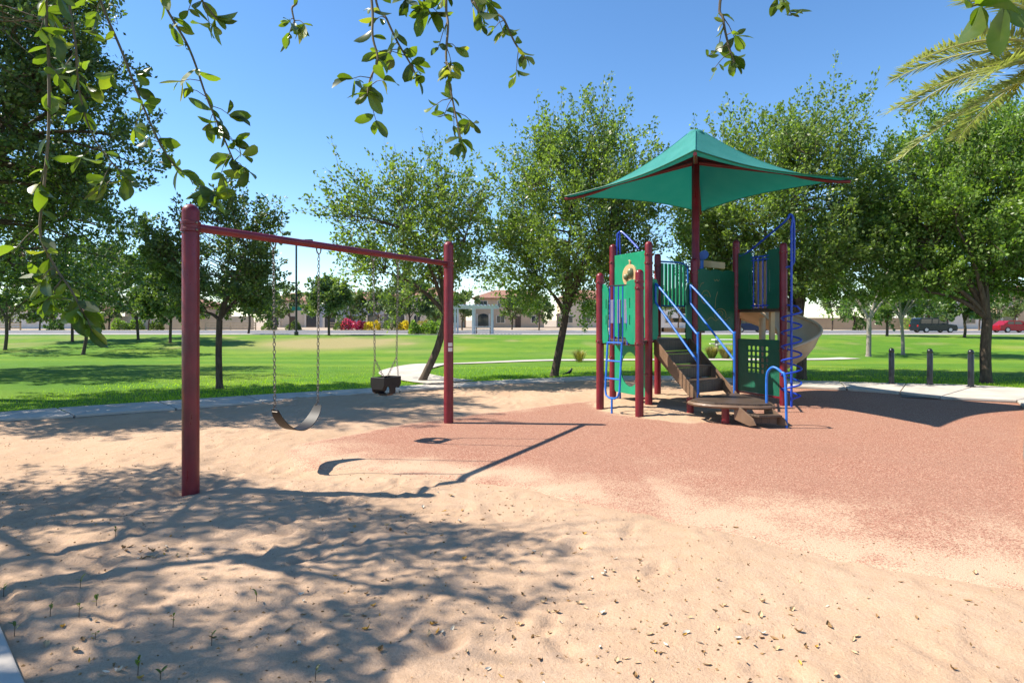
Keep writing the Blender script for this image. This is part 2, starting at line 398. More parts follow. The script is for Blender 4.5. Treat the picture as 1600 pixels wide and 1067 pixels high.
gx, gy = np.meshgrid(X, Y); grid('ground', X, Y, lawn_z(gx, gy)-.30, M['desert'])
X = axis((-90, -30, 2), (-30, -12, .5), (-12, 14, .16), (14, 30, .5), (30, 90, 2)); Y = axis((-6, 0, .5), (0, 18, .16), (18, 30, .4), (30, 58.5, .7))
gx, gy = np.meshgrid(X, Y); s = sdf([tuple((np.array(a)+np.array(b))/2) for a, b in zip(OUT, INN)], gx, gy)
Z = lawn_z(gx, gy)+.012*vnoise(gx*1.5, gy*1.5)+.02*vnoise(gx*.4, gy*.4, 3)-.28*sstep(0, .15, s)
dp = gp(520, 536)
dry = np.exp(-(((gx-dp.x)/5.5)**2+((gy-dp.y)/4.5)**2)*1.2)*1.6+np.clip(vnoise(gx*.5, gy*.35, 8)*2-.35, 0, .6)*sstep(34, 46, gy)
dry += .5*np.exp(-((s+.05)/.18)**2)*np.clip(vnoise(gx*2, gy*2, 5)+.4, 0, 1)
grid('lawn', X, Y, Z, M['lawn'], attr={'dry': np.clip(dry, 0, .9)})
# grass blades along the edging (nobody could count them)
rng = np.random.RandomState(5); n = 90000
bx = rng.uniform(-9.5, 13, n*3); by = rng.uniform(6.5, 19, n*3); sd = sdf(OUT, bx, by); dd = -sd
k = (sd < -.0) & (np.abs(bx) < .9*by+.5) & (rng.rand(n*3) < np.exp(-dd/1.5)+.02); bx, by = bx[k][:n], by[k][:n]; n = len(bx)
bz = lawn_z(bx, by); h = rng.uniform(.02, .05, n); a = rng.uniform(0, 6.28, n); w = .006; lx, ly = rng.normal(0, .018, n), rng.normal(0, .018, n)
co_ = np.stack([np.stack([bx-w*np.cos(a), by-w*np.sin(a), bz-.01], -1), np.stack([bx+w*np.cos(a), by+w*np.sin(a), bz-.01], -1), np.stack([bx+lx, by+ly, bz+h], -1)], 1).reshape(-1, 3)
tag(link('grass', np_mesh('grass', co_, np.arange(3*n).reshape(-1, 3), M['blade'])), 'short green grass blades along the concrete edging', 'grass', kind='stuff')
# concrete edging: joint bed with separate slabs
def quadslab(root, pts, z0, z1, name='slab'):
    c = sum((Vector((p[0], p[1], 0)) for p in pts), Vector())/len(pts); m = MB(); n = len(pts)
    P = [Vector((p[0], p[1], 0)) for p in pts]; P = [p+(c-p).normalized()*.02 for p in P]
    m.v = [p+V(0, 0, z0) for p in P]+[p+V(0, 0, z1) for p in P]
    m.f = [tuple(range(n))[::-1], tuple(range(n, 2*n))]+[(k, (k+1) % n, n+(k+1) % n, n+k) for k in range(n)]
    return m.build(name, M['concrete'], root, smooth=False, bevel=.008)
edge = empty('concrete_edging', (0, 0, 0), kind='structure')
def resample(poly, L):
    P = [np.array(p) for p in poly]; c = np.cumsum([0]+[np.linalg.norm(P[i+1]-P[i]) for i in range(len(P)-1)])
    return lambda t: np.array([np.interp(t*c[-1], c, [p[k] for p in P]) for k in (0, 1)])
m = MB()
for i in range(len(OUT)-1):
    j = len(m.v); m.v += [V(*OUT[i], -.012), V(*OUT[i+1], -.012), V(*INN[i+1], -.012), V(*INN[i], -.012)]; m.f.append((j, j+1, j+2, j+3))
m.build('joint_bed', M['joint'], edge, smooth=False)
i1 = 16                                              # edging runs up to the plaza
for lo, hi, ns in ((0, i1, 20), (i1, i1+3, 4), (20, len(OUT)-1, 9)):
    fo, fi = resample(OUT[lo:hi+1], 0), resample(INN[lo:hi+1], 0)
    for kk in range(ns):
        t = [(kk+u/3)/ns for u in range(4)]; A = [tuple(fo(x)) for x in t]; B = [tuple(fi(x)) for x in t][::-1]
        if lo == i1: A, B = [A[0], A[-1]], [B[0], B[-1]]
        quadslab(edge, A+B, -.10, .022+.006*random.random())
quadslab(edge, [INN[19], OUT[19], OUT[20], INN[20]], -.10, .024)
# path curling through the lawn
path = smooth_path([gp(715, 600), gp(655, 592), gp(628, 583), gp(652, 574), gp(720, 568.5), gp(820, 564.5), gp(930, 563), gp(1080, 562.5), gp(1262, 562), gp(1330, 560)], 8)
m = MB()
for i, p in enumerate(path):
    t = (path[min(i+1, len(path)-1)]-path[max(i-1, 0)]); t.z = 0; t.normalize(); nn = V(-t.y, t.x, 0)*.62
    if i == 0: nn = V(.75, .3, 0)
    for q in (p+nn, p-nn): m.v.append(V(q.x, q.y, float(lawn_z(q.x, q.y))+.035))
    if i: j = 2*i; m.f.append((j-2, j-1, j+1, j))
tag(m.build('path', M['concrete'], smooth=False), kind='structure')
# street, far pavement
def strip(name, x0, x1, y0, y1, z, mat, th=.0):
    return tag(MB().box(((x0+x1)/2, (y0+y1)/2, z-.3), (x1-x0, y1-y0, .6)).build(name, mat, smooth=False), kind='structure')
strip('pavement', -260, 260, 58.2, 60.4, .05, M['concrete'])
strip('road', -260, 260, 60.6, 77, -.06, M['asphalt'])
strip('far_pavement', -260, 260, 77.2, 79.6, .06, M['concrete'])
strip('yard_gravel', -260, 260, 79.6, 170, .03, M['desert'])
for nm, y in (('kerb', 60.5), ('far_kerb', 77.1)): strip(nm, -260, 260, y-.1, y+.1, .07, M['stucco_white'])
# ------------------------------------------------------------------ sand and rubber
RUB = [G2(465, 701), G2(500, 714), G2(610, 728), G2(730, 737), G2(830, 748), G2(900, 770), G2(1000, 791), G2(1100, 815), G2(1300, 851), G2(1450, 880), G2(1640, 912), (3.9, 3.2), (9.4, 9.6), (9.6, 10.7), (7.5, 11.5), (7.9, 12.2), (5.9, 13.2), (5.1, 12.9), (4.6, 11.9), (4.25, 10.6), (3.7, 9.5), (3.1, 8.75), (2.55, 8.55), (1.95, 8.92), (1.4, 9.7), (1.35, 10.6), G2(930, 624), G2(850, 633), G2(740, 646), G2(640, 660), G2(540, 680), G2(480, 690)]
X = axis((-9, -4.5, .08), (-4.5, 3.5, .034), (3.5, 7, .06), (7, 10, .1)); Y = axis((.8, 2.0, .06), (2.0, 5.5, .034), (5.5, 9, .05), (9, 15.6, .09))
gx, gy = np.meshgrid(X, Y); sr = sdf(RUB, gx, gy); so_ = sdf([tuple((np.array(a)+np.array(b))/2) for a, b in zip(OUT, INN)], gx, gy)
wob = sr+.22*vnoise(gx*2.2, gy*2.2, 11)+.10*vnoise(gx*6, gy*6, 12)
Z = -.02+.05*vnoise(gx*.8, gy*.8, 1)+.026*vnoise(gx*2.4, gy*2.4, 2)+.013*vnoise(gx*6.5, gy*6.5, 3)+.010*vnoise(gx*13, gy*13, 4)+.009*vnoise(gx*29, gy*29, 6)
# footprints and scuffs trodden into the sand
r2 = np.random.RandomState(21)
for _ in range(1000):
    cx, cy = r2.uniform(-8, 6), r2.uniform(1.6, 13); a = r2.uniform(0, 6.28); L, w_, d_ = r2.uniform(.05, .15), r2.uniform(.035, .065), r2.uniform(.006, .026)
    ix = slice(*np.searchsorted(X, [cx-.5, cx+.5])); iy = slice(*np.searchsorted(Y, [cy-.5, cy+.5]))
    xx, yy = gx[iy, ix]-cx, gy[iy, ix]-cy; u = (xx*np.cos(a)+yy*np.sin(a))/L; v_ = (-xx*np.sin(a)+yy*np.cos(a))/w_; q = u*u+v_*v_
    Z[iy, ix] += -d_*np.exp(-q)+.35*d_*np.exp(-(np.sqrt(q)-1.6)**2*4)
for _ in range(75):
    cx, cy = r2.uniform(-4, 3), r2.uniform(2.2, 8); a = r2.uniform(0, 6.28); L, w_, d_ = .125, .05, r2.uniform(.012, .022)
    ix = slice(*np.searchsorted(X, [cx-.4, cx+.4])); iy = slice(*np.searchsorted(Y, [cy-.4, cy+.4]))
    xx, yy = gx[iy, ix]-cx, gy[iy, ix]-cy; u = (xx*np.cos(a)+yy*np.sin(a))/L; v_ = (-xx*np.sin(a)+yy*np.cos(a))/w_; q = np.sqrt(u*u+v_*v_)
    Z[iy, ix] += -d_*(1-sstep(.7, 1.15, q))+.4*d_*np.exp(-(q-1.35)**2*14)
sw = np.exp(-(((gx+2.35)*.88+(gy-6.1)*(-.47))**2/.9+((gx+2.35)*.47+(gy-6.1)*.88)**2/.12)); Z -= .15*sw        # hollow worn below the belt swing
Z -= .05*np.exp(-((gx+2.74)**2+(gy-5.1)**2)/.06)
Z = Z*(1-sstep(-.9, .2, wob)*.75)-.15*sstep(-.55, 1.0, wob)+.018*(1-sstep(-.6, .0, wob))
Z = np.where(so_ < .35, np.minimum(Z, -.005), Z)
SANDX, SANDY, SANDZ = X, Y, Z
grid('sand', X, Y, Z, M['sand'], keep=so_ > -.05)
def sand_z(x, y):
    i = min(max(np.searchsorted(SANDX, x)-1, 0), len(SANDX)-2); j = min(max(np.searchsorted(SANDY, y)-1, 0), len(SANDY)-2)
    u = (x-SANDX[i])/(SANDX[i+1]-SANDX[i]); v_ = (y-SANDY[j])/(SANDY[j+1]-SANDY[j]); Q = SANDZ
    return float((Q[j, i]*(1-u)+Q[j, i+1]*u)*(1-v_)+(Q[j+1, i]*(1-u)+Q[j+1, i+1]*u)*v_)
X = axis((-3.5, 10, .09)); Y = axis((2.0, 14, .09)); gx, gy = np.meshgrid(X, Y); sr = sdf(RUB, gx, gy)
Zr = -.025-.22*sstep(.05, .6, -sr)+.012*vnoise(gx*.7, gy*.7, 31)
FRONT = RUB[:11]; df = pdist(FRONT, gx, gy, False); dust = np.where(sr > 0, np.clip(.74-.30*df*(1+.9*(gx < 1.2)), 0, 1), .6)
dust = np.maximum(dust, np.clip(.40-.55*pdist(RUB[14:], gx, gy, False), 0, 1))
grid('rubber_surface', X, Y, Zr, M['rubber'], keep=(sr > -.9) & (sdf([tuple((np.array(a)+np.array(b))/2) for a, b in zip(OUT, INN)], gx, gy) > -.02), attr={'dust': dust})
def floor_z(x, y):
    return max(sand_z(x, y), -.025 if sdf(RUB, np.array([x]), np.array([y]))[0] > 0 else -1)
# ------------------------------------------------------------------ swing frame and swings
PL, PR = V(-2.747, 5.116, 0), V(-.909, 8.58, 0)
def dome_post(p, r, top, z0=-.3, n=20):
    return MB().lathe((p[0], p[1], 0), [(r, z0), (r, top-r*.95)]+[(r*math.cos(a), top-r*.95+r*.95*math.sin(a)) for a in (.3, .6, .9, 1.15, 1.35, 1.5)], n)
fr = empty('swing_frame', (-1.83, 6.85, 0), 'maroon steel swing frame with two round posts and one crossbeam', 'swing frame')
for p, top in ((PL, 2.44), (PR, 2.575)):
    po = dome_post(p, .069, top).build('post', M['maroon'], fr)
    c = MB().lathe((p.x, p.y, 2.20), [(.069, 0), (.080, .004), (.080, .028), (.075, .032), (.075, .060), (.080, .064), (.080, .088), (.069, .092)], 20).build('collar', M['maroon'], po)
    d = (PR-PL).normalized()
    for zz in (2.215, 2.275): MB().ball(p+d.cross(V(0, 0, 1))*.082+V(0, 0, zz), .011, 8, 5).build('bolt', M['steel'], po)
D = (PR-PL).normalized(); bz0 = 2.245
MB().tube([PL+D*.05+V(0, 0, bz0), PR-D*.05+V(0, 0, bz0+.008)], .037, 16).build('crossbeam', M['maroon'], fr)
for zz, hh in ((1.10, .05), (1.03, .055)):
    m = MB(); n = 6
    for i in range(n+1):
        a = -1.55+.95*i/n; 
        for z in (zz-hh/2, zz+hh/2): m.v.append(PR+V(.0705*math.cos(a), .0705*math.sin(a), z))
        if i: j = 2*i; m.f.append((j-2, j, j+1, j-1))
    m.build('sticker', M['sticker'], fr)
def chain(m, p, q, ln=.046, r=.0042):
    p, q = Vector(p), Vector(q); L = (q-p).length; n = max(2, int(L/(ln*.8))); t = (q-p).normalized(); s1 = t.orthogonal().normalized(); s2 = t.cross(s1)
    for i in range(n):
        c = p+t*(L*(i+.5)/n); sd = s1 if i % 2 else s2; h = L/n*.62; pts = []
        for a in range(8):
            an = 2*math.pi*a/8; pts.append(c+t*h*math.cos(an)+sd*.0125*math.sin(an))
        m.tube(pts, r, 4, closed=True)
def beam_pt(px):
    k = (px-800)/F; t = (k*PL.y-PL.x)/((PR.x-PL.x)-k*(PR.y-PL.y)); return PL+(PR-PL)*t
def hanger(p, par):
    m = MB(); b = p+V(0, 0, bz0); s = D
    m.tube([b+D*.03+V(0, 0, -.02), b+D*.03+V(0, 0, -.05), b+D*.02+V(0, 0, -.078), b+V(0, 0, -.09), b-D*.02+V(0, 0, -.078), b-D*.03+V(0, 0, -.05), b-D*.03+V(0, 0, -.02)], .008, 6)
    m.build('hanger', M['steel'], par); return b+V(0, 0, -.088)
N2 = V(D.y, -D.x, 0)
a1, a2 = beam_pt(427), beam_pt(498)
e1 = V(a1.x+.015, a1.y, .60); e2 = V(a2.x-.01, a2.y, .575)
sw1 = empty('belt_swing', ((a1.x+a2.x)/2, (a1.y+a2.y)/2, .4), 'black belt swing seat hanging on two long chains', 'swing')
for p, e in ((a1, e1), (a2, e2)):
    h = hanger(p, sw1); m = MB(); chain(m, h, e); m.build('chain', M['steel'], sw1)
m = MB(); n = 18; th = .012
for i in range(n+1):
    t = i/n; c = e1.lerp(e2, t)+V(0, 0, -.225*(1-(2*t-1)**2)**.8-.03); w_ = .05+.04*math.sin(math.pi*t)**.5
    dz = V(0, 0, -.009)
    for sg, z in ((-1, 0), (1, 0), (1, 1), (-1, 1)): m.v.append(c+N2*sg*w_+(dz if z else V(0, 0, 0)))
    if i:
        j = 4*i
        for k in range(4): m.f.append((j-4+k, j-4+(k+1) % 4, j+(k+1) % 4, j+k))
m.f += [(0, 1, 2, 3), (4*n+3, 4*n+2, 4*n+1, 4*n)]
st = m.build('seat', M['black'], sw1)
for e in (e1, e2):
    tri = [e+V(0, 0, .01), e+N2*.04+V(0, 0, -.05), e-N2*.04+V(0, 0, -.05)]
    MB().tube(tri, .006, 6, closed=True).build('shackle', M['steel'], sw1)
b1, b2 = beam_pt(583), beam_pt(622)
sw2 = empty('bucket_swing', ((b1.x+b2.x)/2, (b1.y+b2.y)/2, .55), 'black bucket toddler swing with leg holes hanging on chains', 'swing')
cb = (b1+b2)/2; hw = .145
for p, sg in ((b1, -1), (b2, 1)):
    h = hanger(p, sw2); q = V(p.x, p.y, .98)+D*(-sg*.03); m = MB(); chain(m, h, q); m.build('chain', M['steel'], sw2)
    m = MB()
    for s2 in (-1, 1): chain(m, q, V(cb.x, cb.y, .745)+D*sg*(hw-.01)+N2*s2*.085, .034, .0036)
    m.build('chain', M['steel'], sw2)
m = MB(); o = V(cb.x, cb.y, .55)
# front and back walls with leg cut-outs, side walls, crotch strap
for sg in (-1, 1):
    arc = [(-hw, .20), (-hw, .03), (-.145, .0)]+[(-.145+.0, .0)]
    if sg > 0:
        out = [(-hw, .20), (-hw, .10)]+[(-.10+.055*math.cos(x), .10-.085*math.sin(x)) for x in np.linspace(math.pi, 0, 1)][:0]+[(-.13, .10), (-.055, .085), (-.045, .0), (.045, .0), (.055, .085), (.13, .10), (hw, .10), (hw, .20)]
    else: out = [(-hw, .20), (-hw, .09), (-.12, .02), (-.08, .0), (.08, .0), (.12, .02), (hw, .09), (hw, .20)]
    m.prism(out, o+N2*sg*.10, D, (0, 0, 1), .018)
shell = m.build('shell', M['black'], sw2, smooth=False, bevel=.006)
for sg in (-1, 1): MB().prism([(-.11, .205), (-.11, .11), (-.08, .06), (.08, .06), (.11, .11), (.11, .205)], o+D*sg*(hw+.004), N2, (0, 0, 1), .02).build('side_wall', M['black'], sw2, smooth=False, bevel=.006)
MB().prism([(-.09, 0), (-.09, .0), (-.05, -.025), (.05, -.025), (.09, 0), (.09, .018), (.05, -.005), (-.05, -.005), (-.09, .018)], o, N2, (0, 0, 1), .11).build('seat', M['black'], sw2, smooth=False)
# ------------------------------------------------------------------ play structure
PS = empty('play_structure', (3.2, 10.6, 0), 'large climbing structure with maroon posts, green panels, stairs and spiral slide', 'playground')
A_, B_, C_, D_, E_, F_, G_, I_ = V(1.46, 9.92, 0), V(1.95, 9.16, 0), V(1.88, 11.15, 0), V(2.33, 10.2, 0), V(2.86, 11.75, 0), V(3.28, 10.78, 0), V(4.27, 11.4, 0), V(4.70, 10.36, 0)
H_ = E_+(G_-F_); K_ = V(4.62, 12.25, 0); T_ = V(5.02, 11.5, 0)
ZL, ZU = 1.12, 1.68
UP = V(0, 0, 1)
def post(p, top, rings=()):
    po = dome_post(p, .064, top).build('post', M['maroon'], PS)
    for z in rings: MB().lathe((p.x, p.y, z), [(.064, 0), (.074, .003), (.074, .037), (.064, .04)], 18).build('clamp', M['maroon'], po); 
    for z in rings:
        for an in (-2.2, -.9): MB().ball(p+V(.077*math.cos(an), .077*math.sin(an), z+.02), .011, 6, 4).build('bolt', M['steel'], po)
for p, top, rg in ((A_, 2.23, (2.06, 1.08)), (B_, 2.225, (2.02, 1.92, 1.07)), (C_, 2.86, (2.5, 1.08, .75)), (D_, 2.79, (2.55, 2.4, 1.08, .5)), (E_, 2.75, (2.5,)), (F_, 2.56, (2.28, 2.06, 1.3)), (G_, 2.97, (2.8, 2.1, 1.62)), (K_, 2.8, (2.5,)), (H_, 2.75, ()), (I_, 2.79, (2.6, 1.63, .9))): post(p, top, rg)
def plate(pts, z, th, name='deck', mat='bronze_mesh', par=PS):
    c = sum(pts, V(0, 0, 0))/len(pts); m = MB(); n = len(pts); P = [p+(c-p).normalized()*.03 for p in pts]
    m.v = [V(p.x, p.y, z-th) for p in P]+[V(p.x, p.y, z) for p in P]
    m.f = [tuple(range(n))[::-1], tuple(range(n, 2*n))]+[(k, (k+1) % n, n+(k+1) % n, n+k) for k in range(n)]
    return m.build(name, M[mat], par, smooth=False, bevel=.006)
plate([A_, B_, D_, C_], ZL-.012, .06); plate([C_, D_, F_, E_], ZL, .06)
ef = (G_-F_).normalized()
for k, z in enumerate((1.30, 1.49)):
    o1 = ef*(.06+.26*k); plate([E_+o1, F_+o1, F_+o1+ef*.27, E_+o1+ef*.27], z, .085, 'step')
plate([E_+ef*.58, F_+ef*.58, G_, H_], ZU, .10); plate([G_, I_, T_, K_], ZU-.01, .07)
def panel(p, q, z0, outer, mat, th=.022, off=0, holes=(), name='panel', inset=.0, bev=.004):
    u = (q-p).normalized(); w = u.cross(UP); o = p+u*inset+w*off+V(0, 0, z0)
    return MB().prism(outer, o, u, UP, th, holes).build(name, M[mat], PS, smooth=False, bevel=bev), o, u, w
def rrect(x0, y0, x1, y1, r=.04, n=4):
    out = []
    for cx, cy, a0 in ((x1-r, y0+r, -90), (x1-r, y1-r, 0), (x0+r, y1-r, 90), (x0+r, y0+r, 180)):
        for k in range(n+1): a = math.radians(a0+90*k/n); out.append((cx+r*math.cos(a), cy+r*math.sin(a)))
    return out
def circ(cx, cy, rx, ry=None, n=22): ry = ry or rx; return [(cx+rx*math.cos(2*math.pi*k/n), cy+ry*math.sin(2*math.pi*k/n)) for k in range(n)]
def slot(x, y0, y1, w=.018): return rrect(x-w/2, y0, x+w/2, y1, w*.49, 2)
# gate on A-B
LAB = (B_-A_).length
wavy = [(.055, 0), (.13, .0), (.20, .03), (.215, .12), (.19, .22), (.185, .34), (.20, .48), (.20, .66), (.225, .80), (.20, .90), (.13, .965), (.055, .97)]
panel(A_, B_, ZL-.05, wavy, 'green', holes=[slot(.16, .30, .46), slot(.16, .56, .72)])
panel(A_, B_, ZL-.05, [(LAB-x, y) for x, y in [(.055, .0), (.17, 0), (.24, .03), (.31, .12), (.27, .24), (.255, .36), (.27, .50), (.28, .70), (.31, .86), (.26, .98), (.17, 1.01), (.055, 1.0)]][::-1], 'green', holes=[slot(LAB-.20, .30, .46), slot(LAB-.20, .56, .72)])
uAB = (B_-A_).normalized(); wAB = uAB.cross(UP)
m = MB().tube([A_+uAB*.17+V(0, 0, 2.0), B_-uAB*.2+V(0, 0, 2.0)], .012, 8); m.build('gate_bar', M['blackpaint'], PS)
for t in (.24, .34, .44, .54, .64):
    MB().tube([A_+uAB*t+wAB*-.0+V(0, 0, 1.06), A_+uAB*t+V(0, 0, 1.995)], .010, 8).build('gate_bar', M['blue_dark'], PS)
CD = (D_-C_)
for i in range(4):
    o = C_.lerp(D_, .12+.2*i)-CD.cross(UP).normalized()*-.25; MB().box(V(o.x, o.y, 1.60), (.10, .025, .42), math.atan2(CD.y, CD.x)).build('play_slat', M['violet'], PS, smooth=False, bevel=.008)
# ladder below the gate
mid = (A_+B_)/2+wAB*.09; ml = MB(); hw2 = .165
base = mid+wAB*.10
lp = [mid-uAB*hw2+V(0, 0, 1.10), mid-uAB*hw2+wAB*.05+V(0, 0, .34), mid-uAB*(hw2-.03)+wAB*.06+V(0, 0, .25), mid-uAB*(hw2-.1)+wAB*.062+V(0, 0, .215), mid+uAB*(hw2-.1)+wAB*.062+V(0, 0, .215), mid+uAB*(hw2-.03)+wAB*.06+V(0, 0, .25), mid+uAB*hw2+wAB*.05+V(0, 0, .34), mid+uAB*hw2+V(0, 0, 1.10)]
lad = MB().tube(lp, .017, 8).build('ladder', M['blue'], PS)
for z in (1.09, .80, .52): k = (1.1-z)/.76*.05; MB().tube([mid-uAB*hw2+wAB*k+V(0, 0, z), mid+uAB*hw2+wAB*k+V(0, 0, z)], .014, 8).build('rung', M['blue'], lad)
MB().tube([mid+wAB*.062+V(0, 0, .215), mid+wAB*.062+V(0, 0, -.2)], .017, 8).build('ladder_foot', M['blue'], lad)
# tall panel C-D with fruit disc, lower panel with oval crawl hole
LCD = CD.length
p, o, u, w = panel(C_, D_, ZL+.02, [(.07, 0), (LCD-.07, 0), (LCD-.07, 1.50), (.07, 1.50)], 'green')
dc = o+u*(LCD*.52)+V(0, 0, 1.10)+w*.02
dsk = MB().prism(circ(0, 0, .205, .20, 28)+[], dc, u, UP, .03).build('disc', M['tan'], p, smooth=False, bevel=.008)
MB().tube([dc+V(0, 0, .19), dc+u*.01+V(0, 0, .25), dc-u*.015+V(0, 0, .27)], .018, 8).build('stem', M['tan'], dsk)
for x, z, r in ((-.07, -.02, (.06, .06, .06)), (.075, .05, (.075, .075, .085)), (.0, .01, (.05, .05, .035))): MB().ball(dc+u*x+V(0, 0, z)+w*.02, V(r[0], .05, r[2]), 12, 8).build('bulb', M['olive'], dsk)
MB().tube([dc+u*(.13*math.cos(a))+V(0, 0, .13*math.sin(a)-.02)+w*.017 for a in np.linspace(3.6, 5.8, 9)], .006, 6).build('engraving', M['engrave'], dsk)
panel(C_, D_, .13, rrect(.07, 0, LCD-.07, .93, .05), 'green', holes=[circ(LCD*.5, .44, .26, .31)])
# blue loop over C
MB().tube(smooth_path([C_+V(.06, -.02, 2.45), C_+V(.08, -.02, 2.98), C_+V(.10, -.04, 3.06), C_+V(.17, -.10, 3.06), D_.lerp(C_, .25)+V(0, 0.05, 2.70)], 4), .018, 8).build('loop_rail', M['blue_dark'], PS)
MB().tube([C_+V(.12, -.03, 3.05), C_+V(.13, -.03, 2.5), C_+V(.13, -.03, -.2)], .018, 8).build('fire_pole', M['blue_dark'], PS)
# stair D-F : entry panels, stringers, treads
DF = F_-D_; uDF = DF.normalized(); LDF = DF.length; dn = V(.38, -.925, 0).normalized()
wavy2 = [(0, 0), (.11, 0), (.16, .10), (.15, .35), (.15, .70), (.165, .92), (.12, 1.05), (0, 1.06)]
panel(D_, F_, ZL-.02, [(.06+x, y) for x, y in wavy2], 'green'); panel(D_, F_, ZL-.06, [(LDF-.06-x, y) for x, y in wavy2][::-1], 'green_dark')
sL, sR = D_+uDF*.13, F_-uDF*.13; ZLAND = .28; RUN = .285
nst = 4; rise = (ZL-ZLAND)/nst
st = MB().prism([(0, .0), (.05, .0), (nst*RUN+.04, ZLAND-ZL), (nst*RUN+.04, ZLAND-ZL-.12), (nst*RUN-.08, ZLAND-ZL-.12), (-.0, -.26)], sL+V(0, 0, ZL), dn, UP, .02).build('stringer', M['bronze'], PS, smooth=False, bevel=.004)
MB().prism([(0, .0), (.05, .0), (nst*RUN+.04, ZLAND-ZL), (nst*RUN+.04, ZLAND-ZL-.12), (nst*RUN-.08, ZLAND-ZL-.12), (-.0, -.26)], sR+V(0, 0, ZL), dn, UP, .02).build('stringer', M['bronze'], PS, smooth=False, bevel=.004)
for k in range(1, nst):
    z = ZL-rise*k; a0, b0 = sL+dn*(RUN*(k-1)+.02), sR+dn*(RUN*(k-1)+.02)
    tr = plate([a0, a0+dn*(RUN+.02), b0+dn*(RUN+.02), b0], z, .03, 'tread')
for k in range(nst):
    z = ZL-rise*k; a0, b0 = sL+dn*(RUN*k+.015), sR+dn*(RUN*k+.015)
    MB().prism([(.015, -rise+.004), ((b0-a0).length-.015, -rise+.004), ((b0-a0).length-.015, -.034), (.015, -.034)], a0+V(0, 0, z), (b0-a0), UP, .008).build('riser', M['bronze_mesh'], PS, smooth=False)
eL, eR = sL+dn*(nst*RUN), sR+dn*(nst*RUN)
land = [eL, V(2.62, 8.85, 0), V(2.66, 8.66, 0), V(2.85, 8.47, 0), V(3.15, 8.36, 0), V(3.45, 8.30, 0), V(3.66, 8.36, 0), V(3.75, 8.75, 0), eR]
lo = plate(land, ZLAND, .035, 'landing')
m = MB(); m.tube([V(p.x, p.y, ZLAND-.05) for p in land], .03, 6, closed=True); m.build('landing_rim', M['bronze'], PS)
for p in (V(2.77, 9.3, 0), V(3.05, 8.55, 0), V(3.55, 9.2, 0)): MB().lathe((p.x, p.y, 0), [(.055, -.3), (.055, ZLAND-.035)], 16).build('support_post', M['maroon'], PS)
# transfer step with fins
s0 = V(3.42, 8.36, 0); sd_ = V(.60, -.25, 0).normalized(); sp_ = V(sd_.y, -sd_.x, 0)
plate([V(3.22, 8.36, 0), V(3.34, 8.12, 0), V(3.72, 8.16, 0), V(3.66, 8.36, 0)], .15, .03, 'transfer_step')
MB().prism([(0, .24), (.10, .235), (.30, .10), (.34, .02), (.24, -.005), (.0, .06)], V(3.55, 8.42, 0), V(.55, -.75, 0), UP, .02).build('step_fin', M['bronze'], PS, smooth=False, bevel=.004)
MB().prism([(0, .24), (.10, .235), (.30, .10), (.34, .02), (.24, -.005), (.0, .06)], V(3.12, 8.40, 0), V(.55, -.75, 0), UP, .02).build('step_fin', M['bronze'], PS, smooth=False, bevel=.004)
m = MB().prism([(.02, 0), (.42, 0), (.42, .11), (.02, .11)], V(3.22, 8.30, .03), V(1, -.25, 0), UP, .008); m.build('riser', M['bronze_mesh'], PS, smooth=False)
MB().tube(smooth_path([V(3.60, 8.46, ZLAND), V(3.60, 8.46, .62), V(3.615, 8.43, .74), V(3.66, 8.36, .79), V(3.72, 8.26, .73), V(3.75, 8.21, .62), V(3.76, 8.19, -.2)], 5), .018, 10).build('grab_rail', M['blue'], PS)
# handrails
for s0, e0, nm in ((sL, eL, 0), (sR, eR, 1)):
    q = s0+dn*.04; zt = ZL+.93; zb = ZLAND+1.0
    e = e0+dn*-.02
    MB().tube(smooth_path([q+V(0, 0, zt-.30), q+V(0, 0, zt-.03), q+dn*.05+V(0, 0, zt-.01), q+dn*.5+V(0, 0, zt-.36), e-dn*.04+V(0, 0, zt-.80), e+V(0, 0, zt-.86), e+V(0, 0, ZLAND-.02)], 5), .018, 10).build('handrail', M['blue'], PS)
    MB().tube([q+V(0, 0, zt-.30), e+V(0, 0, ZLAND+.52)], .018, 10).build('handrail', M['blue'], PS)
# far slatted barrier on E-H with blue rail, dark green
EH = H_-E_; LEH = EH.length; uE = EH.normalized()
for i in range(7):
    o = E_+uE*(.12+.105*i); MB().box(V(o.x, o.y, ZU+.46), (.07, .03, .86), math.atan2(uE.y, uE.x)).build('barrier_slat', M['green'], PS, smooth=False, bevel=.006)
MB().tube(smooth_path([E_+V(0, 0, ZU+.92), E_+uE*.6+V(0, 0, ZU+.92), E_+uE*.82+V(0, 0, ZU+.86), E_+uE*.86+V(0, 0, ZU+.7), E_+uE*.86+V(0, 0, ZU)], 4), .018, 8).build('barrier_rail', M['blue'], PS)
MB().tube([E_+V(0, 0, ZU+.05), H_+V(0, 0, ZU+.05)], .018, 8).build('barrier_rail', M['blue'], PS)
